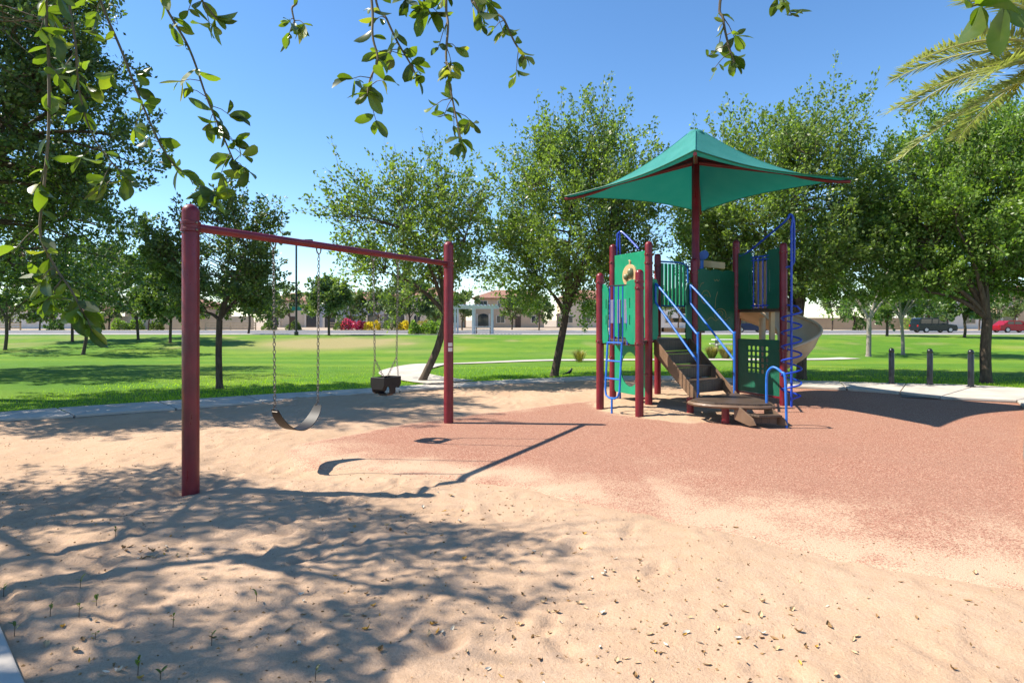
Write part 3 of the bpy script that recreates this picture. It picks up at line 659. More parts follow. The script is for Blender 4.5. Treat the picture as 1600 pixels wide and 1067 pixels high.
# engraved panel F-G (scalloped top)
LFG = (G_-F_).length; top = [(LFG-.06-x*(LFG-.12), 1.10+.035*abs(math.sin(x*math.pi*3))) for x in np.linspace(0, 1, 19)]
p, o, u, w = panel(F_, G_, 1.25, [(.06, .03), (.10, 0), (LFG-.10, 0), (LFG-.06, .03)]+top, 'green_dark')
def groove(pts): MB().tube([o+u*x+V(0, 0, z)+w*.011 for x, z in pts], .006, 5).build('engraving', M['engrave'], p)
groove([(.30+.12*math.cos(a), .62+.12*math.sin(a)) for a in np.linspace(0, 5.6, 22)]); groove([(.30+.06*math.cos(a), .60+.06*math.sin(a)) for a in np.linspace(.5, 5, 14)])
groove([(.12+.045*k, .22+.03*math.sin(k*1.1)) for k in range(20)]); groove([(.70+.16*math.cos(a), .30+.11*math.sin(a)) for a in np.linspace(-.6, 3.9, 20)])
groove([(.70+.07*math.cos(a), .32+.05*math.sin(a)) for a in np.linspace(-.6, 4.9, 14)]); groove([(.52, .95), (.56, .92), (.60, .95), (.64, .92), (.68, .95)]); groove([(.14, .80), (.18, .86), (.24, .88)]); groove([(.55, .42), (.57, .60), (.62, .72)])
# tan rail and blue talk tube above
MB().bar(F_+uDF*0+V(.22, .50, 2.52), G_+V(-.08, .42, 2.52), .05, .13).build('rail_panel', M['tan'], PS, smooth=False, bevel=.01)
q = F_.lerp(G_, .32)+V(-.02, .35, 0)
MB().tube(smooth_path([q+V(0, 0, 1.7), q+V(0, 0, 2.5), q+V(0, -.02, 2.62), q+V(0, -.10, 2.68), q+V(0, -.16, 2.66)], 4), [.05]*13+[.06, .075, .085, .095], 12).build('talk_tube', M['blue'], PS)
# G-I barrier: green side panels, blue bars, tan slats; lower panel with grid of holes
GI = I_-G_; LGI = GI.length; uGI = GI.normalized(); wGI = uGI.cross(UP)
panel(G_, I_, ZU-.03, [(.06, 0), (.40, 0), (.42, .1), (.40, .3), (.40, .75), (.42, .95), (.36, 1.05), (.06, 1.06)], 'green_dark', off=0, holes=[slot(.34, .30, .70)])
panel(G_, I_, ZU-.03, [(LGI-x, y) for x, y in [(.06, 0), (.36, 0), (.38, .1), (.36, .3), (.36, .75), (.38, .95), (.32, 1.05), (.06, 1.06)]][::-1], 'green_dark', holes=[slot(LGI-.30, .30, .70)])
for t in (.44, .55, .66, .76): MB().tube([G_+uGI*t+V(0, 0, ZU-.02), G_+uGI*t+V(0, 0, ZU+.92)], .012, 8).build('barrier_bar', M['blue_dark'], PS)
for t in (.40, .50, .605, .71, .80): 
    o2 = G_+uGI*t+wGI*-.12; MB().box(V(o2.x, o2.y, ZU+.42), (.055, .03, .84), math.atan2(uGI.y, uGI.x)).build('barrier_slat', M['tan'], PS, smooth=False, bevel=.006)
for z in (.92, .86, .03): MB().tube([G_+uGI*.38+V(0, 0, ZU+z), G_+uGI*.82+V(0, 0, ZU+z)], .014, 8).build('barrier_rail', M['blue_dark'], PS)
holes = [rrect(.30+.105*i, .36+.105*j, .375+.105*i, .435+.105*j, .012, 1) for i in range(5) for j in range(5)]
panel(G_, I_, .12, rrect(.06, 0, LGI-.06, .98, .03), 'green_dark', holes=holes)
MB().bar(G_+uGI*.06+V(0, 0, .10), I_-uGI*.06+V(0, 0, .10), .03, .03).build('panel_rail', M['maroon'], PS)
# spiral climber at I with hand loop
cx = I_+V(.05, -.19, 0)
MB().tube([cx+V(0, 0, -.2), cx+V(0, 0, 3.05)], .020, 10).build('climber_pole', M['blue_dark'], PS)
hel = [cx+V(.155*math.cos(a), .155*math.sin(a), .16+a*.0385) for a in np.linspace(0, 2*math.pi*6, 110)]
MB().tube(hel, .016, 7).build('spiral_climber', M['blue_dark'], PS)
MB().tube([hel[-1], cx+V(.1, .0, 1.68), I_+V(0, .02, 1.72)], .016, 7).build('climber_bracket', M['blue_dark'], PS)
MB().tube([hel[0], cx+V(0, 0, .10)], .016, 7).build('climber_bracket', M['blue_dark'], PS)
gt = G_.lerp(I_, .25)+V(0, 0, ZU+1.02)
MB().tube(smooth_path([G_+uGI*.10+V(0, 0, ZU+.98), gt, cx+V(-.10, .05, 3.12), cx+V(-.03, .02, 3.24), cx+V(.02, 0, 3.20), cx+V(.0, 0, 3.0)], 4), .019, 8).build('loop_rail', M['blue_dark'], PS)
MB().tube(smooth_path([cx+V(0, 0, 3.21), cx+V(.05, .02, 3.12), cx+V(.06, .03, 2.6), cx+V(.05, .06, 2.4), I_+V(0, -.03, 2.35)], 4), .019, 8).build('loop_rail', M['blue_dark'], PS)
# spiral slide off the upper deck
Sc = V(4.86, 11.62, 0); Mgh = (G_+H_)/2; bdir = (G_-F_).normalized(); a0 = math.atan2(.84, -.55); m = MB(); NS = 46; sec = []
for i in range(NS+1):
    t = i/NS
    if t < .12: c = Mgh+bdir*(-.05+t/.12*.42); rad = V(-bdir.y, bdir.x, 0)*-1; rad = V(.51, -.86, 0); z = ZU-.02-.10*t/.12; ctr = c
    else:
        k = (t-.12)/.88; a = a0-k*math.radians(228); c = Sc+V(math.cos(a), math.sin(a), 0)*.66; rad = -V(math.cos(a), math.sin(a), 0); z = ZU-.12-1.12*k**1.1
    prof = []
    for j in range(9):
        x = -1+2*j/8; hh = .30*abs(x)**2.6*(1.35 if x < 0 else .8); prof.append(c+rad*(x*.36)+V(0, 0, z+hh))
    sec.append(prof)
for prof in sec: m.v += prof
for prof in sec: m.v += [p-V(0, 0, .03) for p in prof]
n9 = 9; off = len(sec)*n9
for i in range(NS):
    for j in range(8):
        a, b = i*n9+j, i*n9+j+1; m.f.append((a, b, b+n9, a+n9)); m.f.append((off+a, off+a+n9, off+b+n9, off+b))
    for j in (0, 8): a = i*n9+j; m.f.append((a, a+n9, off+a+n9, off+a))
for i in (0, NS):
    for j in range(8): a = i*n9+j; m.f.append((a, a+1, off+a+1, off+a))
m.build('slide', M['slide'], PS)
for j in (0, 8): MB().tube([p[j] for p in sec], .03, 8).build('slide_rim', M['slide'], PS)
MB().lathe((Sc.x, Sc.y, 0), [(.06, -.3), (.06, 1.5)], 14).build('slide_post', M['slide'], PS)
MB().box((4.80, 11.05, 1.36), (.11, .05, .62), .4).build('slide_bracket', M['tan'], PS, smooth=False, bevel=.01)
# ------------------------------------------------------------------ shade canopy
CN, CR, CF, CLf = V(2.60, 8.50, 3.86), V(5.78, 10.22, 3.86), V(4.20, 13.33, 3.86), V(1.03, 11.68, 3.86)
cc = (CN+CR+CF+CLf)/4; cp = V(3.36, 10.95, 0); pk = V(cp.x, cp.y, 4.98)
CAN = empty('shade_canopy', (cp.x, cp.y, 0), 'teal fabric shade canopy on one maroon pole above the climbing structure', 'canopy')
MB().lathe((cp.x, cp.y, 0), [(.07, -.3), (.07, 4.3), (.055, 4.32), (.055, 4.9)], 18).build('pole', M['maroon'], CAN)
cs = [CN, CR, CF, CLf]
def ridge(c, t): 
    q = pk.lerp(c, t); return V(q.x, q.y, c.z+(pk.z-c.z)*(1-t)**1.75)
m = MB(); NT, NSs = 22, 20
for k in range(4):
    A, B = cs[k], cs[(k+1) % 4]; i0 = len(m.v)
    for i in range(NT+1):
        t = .055+.945*i/NT
        for j in range(NSs+1):
            s_ = j/NSs; ra, rb = ridge(A, t), ridge(B, t); q = ra.lerp(rb, s_); bow = 4*s_*(1-s_)
            q = V(pk.x+(q.x-pk.x)*(1-.17*bow*t), pk.y+(q.y-pk.y)*(1-.17*bow*t), q.z+.02*bow*t); m.v.append(q)
    for i in range(NT):
        for j in range(NSs): a = i0+i*(NSs+1)+j; m.f.append((a, a+1, a+NSs+2, a+NSs+1))
fab = m.build('fabric', M['fabric'], CAN)
so2 = fab.modifiers.new('th', 'SOLIDIFY'); so2.thickness = .006
for k in range(4):
    A, B = cs[k], cs[(k+1) % 4]; e = []
    for j in range(NSs+1):
        s_ = j/NSs; q = A.lerp(B, s_); bow = 4*s_*(1-s_); e.append(V(pk.x+(q.x-pk.x)*(1-.17*bow), pk.y+(q.y-pk.y)*(1-.17*bow), q.z+.02*bow))
    MB().tube(e, .012, 6).build('hem', M['green_dark'], CAN)
    MB().tube([ridge(A, t)+V(0, 0, .002) for t in np.linspace(.06, 1, 20)], .007, 5).build('seam', M['fabric'], fab)
    pts = []
    for t in np.linspace(.02, 1, 14):
        q = V(cp.x, cp.y, 4.33).lerp(A+V(0, 0, -.03), t); r_ = ridge(A, t); q.z = min(q.z, r_.z-.05); pts.append(q)
    rf = MB().tube(pts, [.045-.018*i/13 for i in range(14)], 10).build('rafter', M['maroon'], CAN)
    hd = (A-V(cp.x, cp.y, A.z)); hd.z = 0; hd.normalize()
    MB().prism([(.05, 4.30), (.62, 4.23), (.45, 4.36), (.22, 4.52), (.05, 4.66)], V(cp.x, cp.y, 0), hd, UP, .014).build('gusset', M['maroon'], CAN, smooth=False)
    MB().ball(V(cp.x, cp.y, 4.33)+hd*.13+V(0, 0, .0), .022, 8, 6).build('bolt', M['steel'], CAN)
MB().lathe((cp.x, cp.y, 4.80), [(.16, .0), (.15, .05), (.11, .10), (.03, .12)], 16).build('cap', M['fabric'], CAN)
# ------------------------------------------------------------------ trees
def bez(p, q, r, n): return [(1-t)**2*p+2*t*(1-t)*q+t*t*r for t in [i/n for i in range(n+1)]]
def leaves_np(P, Dv, size, rng, asp=.30, spread=.9):
    n = len(P); d = Dv+rng.normal(0, spread, (n, 3)); d /= np.linalg.norm(d, axis=1, keepdims=True)+1e-9
    r = rng.normal(0, 1, (n, 3)); s_ = np.cross(d, r); s_ /= np.linalg.norm(s_, axis=1, keepdims=True)+1e-9; nn = np.cross(d, s_)
    L = (size*rng.uniform(.65, 1.3, n))[:, None]
    v = np.stack([P, P+d*L*.5+s_*L*asp+nn*L*.06, P+d*L, P+d*L*.5-s_*L*asp+nn*L*.06], 1).reshape(-1, 3)
    return v
def tree(name, label, base, fork, ctr, rad, trunk_r, nclus, nshoot, nleaf, leaf, lmat, bmat, seed, group=None, up=.5, shoot_len=.8, limbs=6, cl_sig=.21, inner=.35, spiky=.0, cat='tree', avoid=None):
    """trunk -> limbs -> branches -> shoots carrying leaves; ctr/rad = crown ellipsoid"""
    rng = np.random.RandomState(seed); base, fork, ctr, rad = Vector(base), Vector(fork), Vector(ctr), Vector(rad)
    root = empty(name, base, label, cat, group); w = MB()
    midp = base.lerp(fork, .5)+V(rng.normal(0, .04), rng.normal(0, .04), 0)
    tp = smooth_path([base+V(0, 0, -.25), base, midp, fork], 5)
    w.tube(tp, [trunk_r*(1.35 if i < 3 else 1.12 if i < 6 else 1.0-.22*(i/len(tp))) for i in range(len(tp))], 10)
    # cluster centres
    cl = []
    while len(cl) < nclus:
        u = rng.normal(0, 1, 3); u /= np.linalg.norm(u); r = rng.uniform(inner, 1)**.6
        if u[2] < -.80: continue
        p = ctr+V(u[0]*rad.x*r, u[1]*rad.y*r, u[2]*rad.z*r*(1+.25*rng.rand() if u[2] > 0 else 1))
        p += V(*(rng.normal(0, .07, 3)*rad.x))
        if avoid and avoid(p): continue
        cl.append(p)
    # limbs toward k-means-like groups
    lt = [cl[i] for i in rng.choice(len(cl), limbs, replace=False)]
    lps = []
    for t in lt:
        e = fork.lerp(t, .72); c = fork.lerp(e, .45)+V(0, 0, .22*(e-fork).length); pts = bez(fork, c, e, 7)
        r0 = trunk_r*.58; w.tube(pts, [r0*(1-.75*i/7) for i in range(8)], 7); lps.append(pts)
    allp = [(p, r_) for L in lps for r_, p in enumerate(L)]
    for c in cl:
        s_, k = min(((p, r_) for p, r_ in allp if r_ >= 2), key=lambda q: (q[0]-c).length+.3*max(0, q[0].z-c.z)); q = s_.lerp(c, .5)+V(rng.normal(0, .1), rng.normal(0, .1), .12*(c-s_).length)
        w.tube(bez(s_, q, c, 4), [max(.006, trunk_r*.20*(1-.7*i/4)) for i in range(5)], 5, caps=False)
    # shoots
    per = max(1, nshoot//nclus); P, Dv = [], []
    lps_n = max(3, nleaf//(per*nclus))
    for c in cl:
        for _ in range(per):
            s_ = np.array(c)+rng.normal(0, cl_sig, 3)*np.array([rad.x, rad.y, rad.z*.8])*.55
            o = s_-np.array(ctr); o /= np.linalg.norm(o)+1e-6
            d = o*(1-up)+np.array([0, 0, 1])*up+rng.normal(0, .42, 3); d /= np.linalg.norm(d)
            L = shoot_len*rng.uniform(.5, 1.25)*(1+spiky*rng.rand()*(o[2] > .35)); e = s_+d*L
            w.tube([Vector(c), Vector(s_), Vector(e)], [.008, .006, .002], 3, caps=False)
            t = rng.uniform(.05, 1, lps_n)[:, None]; sg = (.16*(1.1-t)+.035)
            P.append(s_+(e-s_)*t+rng.normal(0, 1, (lps_n, 3))*sg*shoot_len*.8); Dv.append(np.tile(d, (lps_n, 1)))
    P, Dv = np.concatenate(P), np.concatenate(Dv)
    if avoid:
        kp = np.array([not avoid(p) for p in P]); P, Dv = P[kp], Dv[kp]
    v = leaves_np(P, Dv, leaf, rng)-np.array(base)
    w.build('trunk', bmat, root); link('crown', np_mesh('crown', v, np.arange(len(v)).reshape(-1, 4), lmat), root)
    return root
def lowcut(p): return p[2] < 1.85+.25*math.sin(p[0]*2.1)*math.cos(p[1]*1.7)
def ptree(name, label, b, fk, c, r, dy=0, ryf=.9, **k):
    """pixel-described tree: base, fork, crown centre and radii in photo pixels"""
    p = gp(*b); d = p.y; f = at(fk[0], fk[1], d); cc_ = at(c[0], c[1], d+dy); s_ = (d+dy)/F
    return tree(name, label, p, f, cc_, (r[0]*s_, r[0]*s_*ryf, r[1]*s_), **k)
LB = M['bark']
ptree('oak_tree', 'small oak with slim dark trunk on the lawn beyond the belt swing', (343, 607), (343, 500), (338, 415), (92, 82), trunk_r=.075, nclus=50, nshoot=380, nleaf=22000, leaf=.075, lmat=M['leaf_dark'], bmat=LB, seed=2, shoot_len=.5, spiky=.5)
ptree('oak_tree', 'oak with leaning forked trunk rising beside the curling path', (660, 596), (697, 492), (650, 396), (114, 96), trunk_r=.10, nclus=60, nshoot=480, nleaf=20000, leaf=.085, lmat=M['leaf'], bmat=LB, seed=3, shoot_len=.75, spiky=.8, limbs=7)
ptree('oak_tree', 'tall full oak on the lawn edge just behind the ladder gate', (866, 588), (884, 492), (895, 378), (112, 138), trunk_r=.115, nclus=95, nshoot=800, nleaf=52000, leaf=.085, lmat=M['leaf'], bmat=LB, seed=4, shoot_len=.85, spiky=.8, limbs=8)
ptree('oak_tree', 'broad tall oak with dark trunk behind the spiral slide', (1252, 593), (1250, 500), (1215, 380), (150, 140), trunk_r=.13, nclus=125, nshoot=1100, nleaf=78000, leaf=.09, lmat=M['leaf'], bmat=LB, seed=5, dy=1.0, ryf=.7, avoid=lowcut, shoot_len=.9, spiky=1.0, limbs=9)
ptree('oak_tree', 'large oak with dark forked trunk beside the bollards', (1541, 598), (1543, 498), (1498, 368), (138, 142), trunk_r=.13, nclus=120, nshoot=1000, nleaf=72000, leaf=.085, lmat=M['leaf_bright'], bmat=LB, seed=6, dy=1.0, ryf=.7, avoid=lowcut, shoot_len=.8, spiky=.7, limbs=9)
tree('oak_tree', 'oak leaning in over the lawn to the far side of the bollards', (13.6, 14.6, 0), (13.0, 14.6, 2.4), (12.6, 15.2, 4.3), (2.1, 1.9, 2.2), .15, 60, 500, 32000, .085, M['leaf_bright'], LB, 7, limbs=7, avoid=lowcut)
BT = tree('oak_tree', 'big dense dark oak shading the concrete edging and swing', (-10.3, 10.8, 0), (-10.2, 10.8, 2.3), (-10.0, 10.6, 5.6), (2.55, 2.3, 3.1), .22, 140, 1200, 95000, .085, M['leaf_dark'], LB, 8, shoot_len=.8, limbs=10)
tree('oak_tree', 'second dark oak standing behind the big dense oak', (-15.5, 17.5, 0), (-15.4, 17.5, 2.2), (-15.0, 17.5, 3.9), (3.9, 3.2, 2.5), .2, 90, 640, 40000, .11, M['leaf_dark'], LB, 18, shoot_len=.9, limbs=8)
ptree('oak_tree', 'young oak with pale forked trunk on the lawn behind the bollards', (1357, 557), (1358, 500), (1370, 415), (88, 85), trunk_r=.16, nclus=50, nshoot=360, nleaf=17000, leaf=.14, lmat=M['leaf_bright'], bmat=M['bark_pale'], seed=9, shoot_len=.9)
ptree('oak_tree', 'young oak with shoots sprouting low on its pale trunk', (1411, 554), (1408, 500), (1420, 448), (52, 46), trunk_r=.12, nclus=30, nshoot=200, nleaf=9000, leaf=.15, lmat=M['leaf'], bmat=M['bark_pale'], seed=10, shoot_len=.9)
for b, fk, c, r, sd, lab in (((8, 547), (10, 500), (32, 428), (105, 70), 11, 'wide dark oak on the lawn under the big dense oak'), ((216, 531), (214, 500), (200, 435), (66, 60), 12, 'round dark oak between the forked lawn oak and the swing post'), ((130, 554), (136, 505), (145, 450), (62, 52), 11, 'dark lawn oak with forked trunk left of the swing frame'), ((113, 534), (113, 500), (98, 452), (48, 40), 12, 'thin dark oak farther back beside the forked lawn oak'), ((266, 536), (267, 500), (265, 455), (38, 48), 13, 'bushy lawn oak near the far street behind the maroon swing post'), ((388, 522), (390, 497), (388, 462), (36, 38), 14, 'small round oak at the far lawn edge behind the belt swing'), ((514, 524), (514, 500), (514, 474), (27, 24), 15, 'thin young tree on the bare dry patch of lawn'), ((640, 519), (640, 498), (640, 468), (34, 30), 16, 'small tree at the far lawn edge behind the bucket swing'), ((1507, 527), (1507, 503), (1500, 470), (34, 30), 17, 'small tree at the street edge between the parked cars'), ((1386, 525), (1386, 503), (1390, 475), (30, 26), 19, 'slim street tree beside the dark parked suv')):
    ptree('oak_tree', lab, b, fk, c, r, trunk_r=.12 if sd < 14 else .13, nclus=32, nshoot=200, nleaf=7600, leaf=.20 if b[1] > 540 else .30, lmat=M['leaf_dark'] if sd in (11, 12) else M['leaf_grey'], bmat=LB, seed=sd, shoot_len=1.0, limbs=5)
r3 = random.Random(4)
for i, px in enumerate((15, 62, 170, 232, 300, 425, 452, 545, 590, 683, 722, 800, 842, 935, 1000, 1060, 1120, 1190, 1300, 1335, 1450, 1530, 1585, -60, 1660)):
    d = 82+(i % 3)*2.4; x = (px-800)/F*d; hgt = r3.uniform(3.8, 6.0)
    tree('street_tree', 'rounded grey green street tree in front of the '+('white single storey house' if px < 110 else 'tan house with the low roof' if px < 270 else 'long cream wall end' if px < 330 else 'cream house behind the lamp post' if px < 500 else 'blue grey house' if px < 600 else 'cream arched house' if px < 725 else 'tan house behind the shelter' if px < 850 else 'cream house hidden by the full oak' if px < 1010 else 'pale house by the driveway' if px < 1250 else 'tan garden wall' if px < 1340 else 'white house behind the suv' if px < 1540 else 'tan house behind the red car'), (x, d, .03), (x+.1, d, 1.8), (x, d, hgt*.62), (hgt*.40, hgt*.36, hgt*.36), .12, 18, 90, 2200, .36, M['leaf_grey'], LB, 40+i, group='trees lining the far side of the street', shoot_len=1.0, limbs=4)
# tree overhead: its crown shades the sand, its twigs hang into view
SHP = [G2(-900, 1150), G2(540, 1150), G2(560, 1067), G2(650, 1000), G2(860, 930), G2(900, 860), G2(800, 832), G2(650, 800), G2(470, 772), G2(310, 738), G2(190, 702), G2(-60, 690), (-9, 6.9), (-12, 4)]
def outshade(p):
    x, y = p[0]+.85*p[2], p[1]-.06*p[2]
    return not inside(SHP, np.array([x]), np.array([y]))[0]
def av(p): return outshade(p) or p[1] > .25 and p[0] > -.856*p[1]-.35 and p[2]-1.45 < .56*p[1]+.25
T0 = tree('shade_tree', 'overhanging tree with drooping leafy twigs above the sandbox', (-6.6, 2.6, 0), (-6.5, 2.7, 2.3), (-6.3, 3.8, 4.9), (2.9, 2.1, 1.5), .2, 80, 800, 23000, .08, M['leaf'], LB, 30, shoot_len=.7, limbs=9, up=.25, avoid=av)
limb_pts = []
lm = MB()
for e, c in ((V(1.3, 1.25, 2.75), V(-3.0, 1.6, 3.7)), (V(.3, 1.9, 3.0), V(-3.0, 2.4, 4.0)), (V(-1.2, 1.6, 2.8), V(-4, 1.9, 3.8))):
    pts = bez(V(-6.5, 2.7, 2.4), c, e, 24); lm.tube(pts, [.05*(1-.85*i/24) for i in range(25)], 6); limb_pts += pts
lm.build('branch', LB, T0)
def leaf_shape(name, w, bend, seed):
    rr = random.Random(seed); m = MB(); n = 7
    for i in range(n+1):
        t = i/n; hw_ = w*(max(0, math.sin(math.pi*min(1, t**1.25)))**.62)*rr.uniform(.88, 1.08)+.006*(1-t); z = -bend*t*t; y = t
        m.v += [V(-hw_, y, z+hw_*.35), V(0, y, z), V(hw_, y, z+hw_*.35)]
        if i: j = 3*i; m.f += [(j-3, j-2, j+1, j), (j-2, j-1, j+2, j+1)]
    me = m.mesh(name, None or M['leaf_near'], smooth=True); return me
def m_nearleaf():
    m = NM('near_leaf'); oi = m.n('ShaderNodeObjectInfo'); n = m.noise(3, 3)
    c = m.ramp(oi.outputs['Random'], [(0, (.03, .05, .014)), (.45, (.065, .10, .02)), (.85, (.12, .17, .03)), (1, (.20, .19, .05))])
    c = m.mix(m.ramp(n, [(.45, (0, 0, 0)), (.8, (.4, .4, .4))]), c, (.15, .15, .04)); m.col(c); m.set(.36, 0, .5)
    tr = m.n('ShaderNodeBsdfTranslucent'); m.l(m.mix(1.0, c, (2.6, 2.9, .5), 'MULTIPLY'), tr.inputs[0])
    mx = m.n('ShaderNodeMixShader'); mx.inputs[0].default_value = .36
    m.l(m.p.outputs[0], mx.inputs[1]); m.l(tr.outputs[0], mx.inputs[2]); m.l(mx.outputs[0], m.out.inputs[0]); return m.m
M['leaf_near'] = m_nearleaf()
LS = [leaf_shape('leaf', .24, .12, 1), leaf_shape('leaf', .29, .30, 2), leaf_shape('leaf', .20, -.08, 3), leaf_shape('leaf', .26, .45, 4), leaf_shape('leaf', .16, .2, 5)]
rl = random.Random(12)
def hang(path, d, n, size, tipn=6, spread=1.0):
    n = int(n*1.7); tipn = int(tipn*1.1)
    pts = [at(px, py, d+dd) for px, py, dd in path]; top = pts[0]
    lim = min(limb_pts, key=lambda q: (q-top).length+(3 if q.z < top.z+.1 else 0))
    full = smooth_path([lim, lim.lerp(top, .55)+V(rl.uniform(-.05, .05), 0, .10)]+pts, 6); kk = len(full)
    tm = MB().tube(full, [.0034*(1-.7*i/kk)+.0011 for i in range(kk)], 6); i0 = 10; todo = []
    def stem(s_): i = int(s_); return full[i].lerp(full[i+1], s_-i), (full[i+1]-full[i]).normalized()
    for _ in range(int(n*.45)):
        p, t = stem(rl.uniform(i0, kk-1.01)); todo.append((p, t, 1))
    for _ in range(max(1, int(n*.22))+(2 if n else 0)):
        p, t = stem(rl.uniform(i0, kk-1.01)); dr = (t*.5+V(rl.gauss(0, 1), rl.gauss(0, .8), rl.gauss(-.2, .6)).normalized()).normalized(); L = rl.uniform(.03, .085)
        e = p+dr*L+V(0, 0, -.012); tm.tube([p, p+dr*L*.5, e], [.0014, .0011, .0008], 5)
        for q in range(rl.randint(3, 5)): todo.append((e+(p-e)*rl.random()*.35, dr, .95))
    for _ in range(tipn): p, t = stem(kk-1.01-rl.random()*2.5); todo.append((p, t, 1))
    tw = tm.build('twig', M['twig'], T0)
    for p, t, k_ in todo:
        dr = (t*rl.uniform(.2, 1.0)+V(rl.gauss(0, 1), rl.gauss(0, .8), rl.gauss(-.25, .55)).normalized()*spread).normalized()
        sdv = dr.cross(V(rl.gauss(0, 1), rl.gauss(0, 1), rl.gauss(.6, 1))).normalized(); up_ = sdv.cross(dr); L = size*k_*rl.uniform(.45, 1.15)
        lo_ = bpy.data.objects.new('leaf', rl.choice(LS)); COL.objects.link(lo_); lo_.parent = tw
        mt = Matrix((sdv*L, dr*L, up_*L)).transposed().to_4x4(); mt.translation = p-BASE[T0]; lo_.matrix_local = mt
hang([(72, -15, 0), (76, 100, 0), (76, 200, -.02), (68, 300, -.04), (63, 365, -.05), (85, 415, -.06), (112, 455, -.07), (130, 490, -.08)], 1.55, 36, .062, 8)
hang([(108, -20, .1), (118, 70, .1), (125, 150, .12), (152, 225, .12), (205, 285, .12)], 1.6, 20, .062, 7)
hang([(150, -20, .2), (190, 80, .2), (225, 170, .2), (262, 245, .2), (300, 280, .2), (345, 312, .2)], 1.6, 28, .066, 8)
hang([(248, -15, .1), (295, 75, .1), (322, 150, .1), (345, 205, .1), (368, 258, .12)], 1.65, 28, .064, 8)
hang([(300, -25, .0), (318, 5, .0), (340, 32, 0)], 1.5, 6, .07, 5)
hang([(452, -20, 0), (456, 15, 0), (462, 42, 0)], 1.7, 3, .055, 5)
hang([(578, -20, 0), (582, 55, 0), (590, 92, 0), (578, 125, 0), (574, 150, 0)], 1.6, 9, .066, 6)
hang([(585, -15, .1), (604, 30, .1), (622, 68, .1), (640, 98, .1), (652, 122, .1)], 1.6, 13, .055, 6)
hang([(650, -30, .1), (662, 0, .1), (672, 22, .1)], 1.5, 4, .066, 8)
hang([(698, -20, 0), (700, 40, 0), (697, 90, 0), (704, 140, 0), (714, 190, 0), (722, 228, 0)], 1.55, 20, .048, 8)
hang([(735, -25, .1), (742, 5, .1), (750, 20, .1)], 1.5, 2, .055, 4)
hang([(764, -15, .1), (788, 32, .1), (805, 68, .1), (822, 92, .1)], 1.6, 10, .052, 6)
hang([(1128, -15, 0), (1130, 30, 0), (1138, 70, 0), (1150, 105, .0)], 1.5, 13, .045, 5)
hang([(1205, -35, 0), (1215, -10, 0), (1222, 2, 0)], 1.4, 1, .05, 4)
hang([(1535, -60, 0), (1560, -15, .0), (1572, 12, .0)], .62, 0, .055, 3, .5)
# ------------------------------------------------------------------ date palm
PC = V(8.9, 9.3, 5.45); PA = empty('date_palm', (9.0, 9.5, 0), 'tall date palm arching its long feathery fronds above the oaks', 'palm tree')
m = MB(); tp = smooth_path([V(9.05, 9.55, -.2), V(9.0, 9.5, 2.4), PC], 8); m.tube(tp, [.24-.002*i+(.02 if i % 2 else 0) for i in range(len(tp))], 12); m.build('trunk', LB, PA)
rp = random.Random(9)
for k, (az, el, L, dro) in enumerate([(183, 28, 3.1, .95), (172, 12, 2.9, .8), (192, 48, 2.8, .9), (165, -8, 2.6, .7), (200, 8, 2.7, .8), (150, 35, 2.8, .9), (120, 30, 2.8, .9), (90, 20, 2.8, .9), (60, 40, 2.8, .9), (30, 25, 2.8, .9), (0, 30, 2.8, .9), (330, 20, 2.8, .9), (300, 40, 2.8, .9), (270, 25, 2.8, .9), (240, 30, 2.8, .9), (215, 60, 2.6, .9), (180, 70, 2.5, .8)]):
    a = math.radians(az); e = math.radians(el); h = V(math.cos(a), math.sin(a), 0); pts = []
    for i in range(19):
        t = i/18; pts.append(PC+h*L*t*math.cos(e*(1-t*.3))+V(0, 0, L*(t*math.sin(e)-dro*.55*t*t)))
    fro = MB().tube(pts, [.03*(1-.85*i/18) for i in range(19)], 6).build('frond', M['palmrib'], PA)
    P, q = [], 0; vs = []; nlf = 120
    for j in range(nlf):
        t = .10+.89*j/nlf; x = t*18; i = min(int(x), 17); p = pts[i].lerp(pts[i+1], x-i); tg = (pts[i+1]-pts[i]).normalized(); sd_ = tg.cross(UP).normalized(); nu = sd_.cross(tg)
        for sg in (-1, 1):
            l_ = .48*math.sin(math.pi*min(1, .12+t*.80))**.6*rp.uniform(.85, 1.1); dr = (tg*rp.uniform(.55, .85)+sd_*sg*.8+nu*rp.uniform(-.05, .5)).normalized(); wv = dr.cross(nu)  .normalized()*.019
            tip = p+dr*l_+V(0, 0, -.05*l_); md = p+dr*l_*.45
            vs += [p, md+wv, tip, md-wv]
    v = np.array([tuple(x) for x in vs])-np.array(BASE[PA]); link('leaflets', np_mesh('leaflets', v, np.arange(len(v)).reshape(-1, 4), M['palm']), fro)
m = MB()
for i in range(14):
    a = rp.uniform(2.4, 3.8); m.tube(smooth_path([PC, PC+V(math.cos(a)*.5, math.sin(a)*.5, .15), PC+V(math.cos(a)*.95, math.sin(a)*.9, rp.uniform(-.45, .0))], 4), .012, 4)
m.build('flower_stalk', M['yellow'], PA)
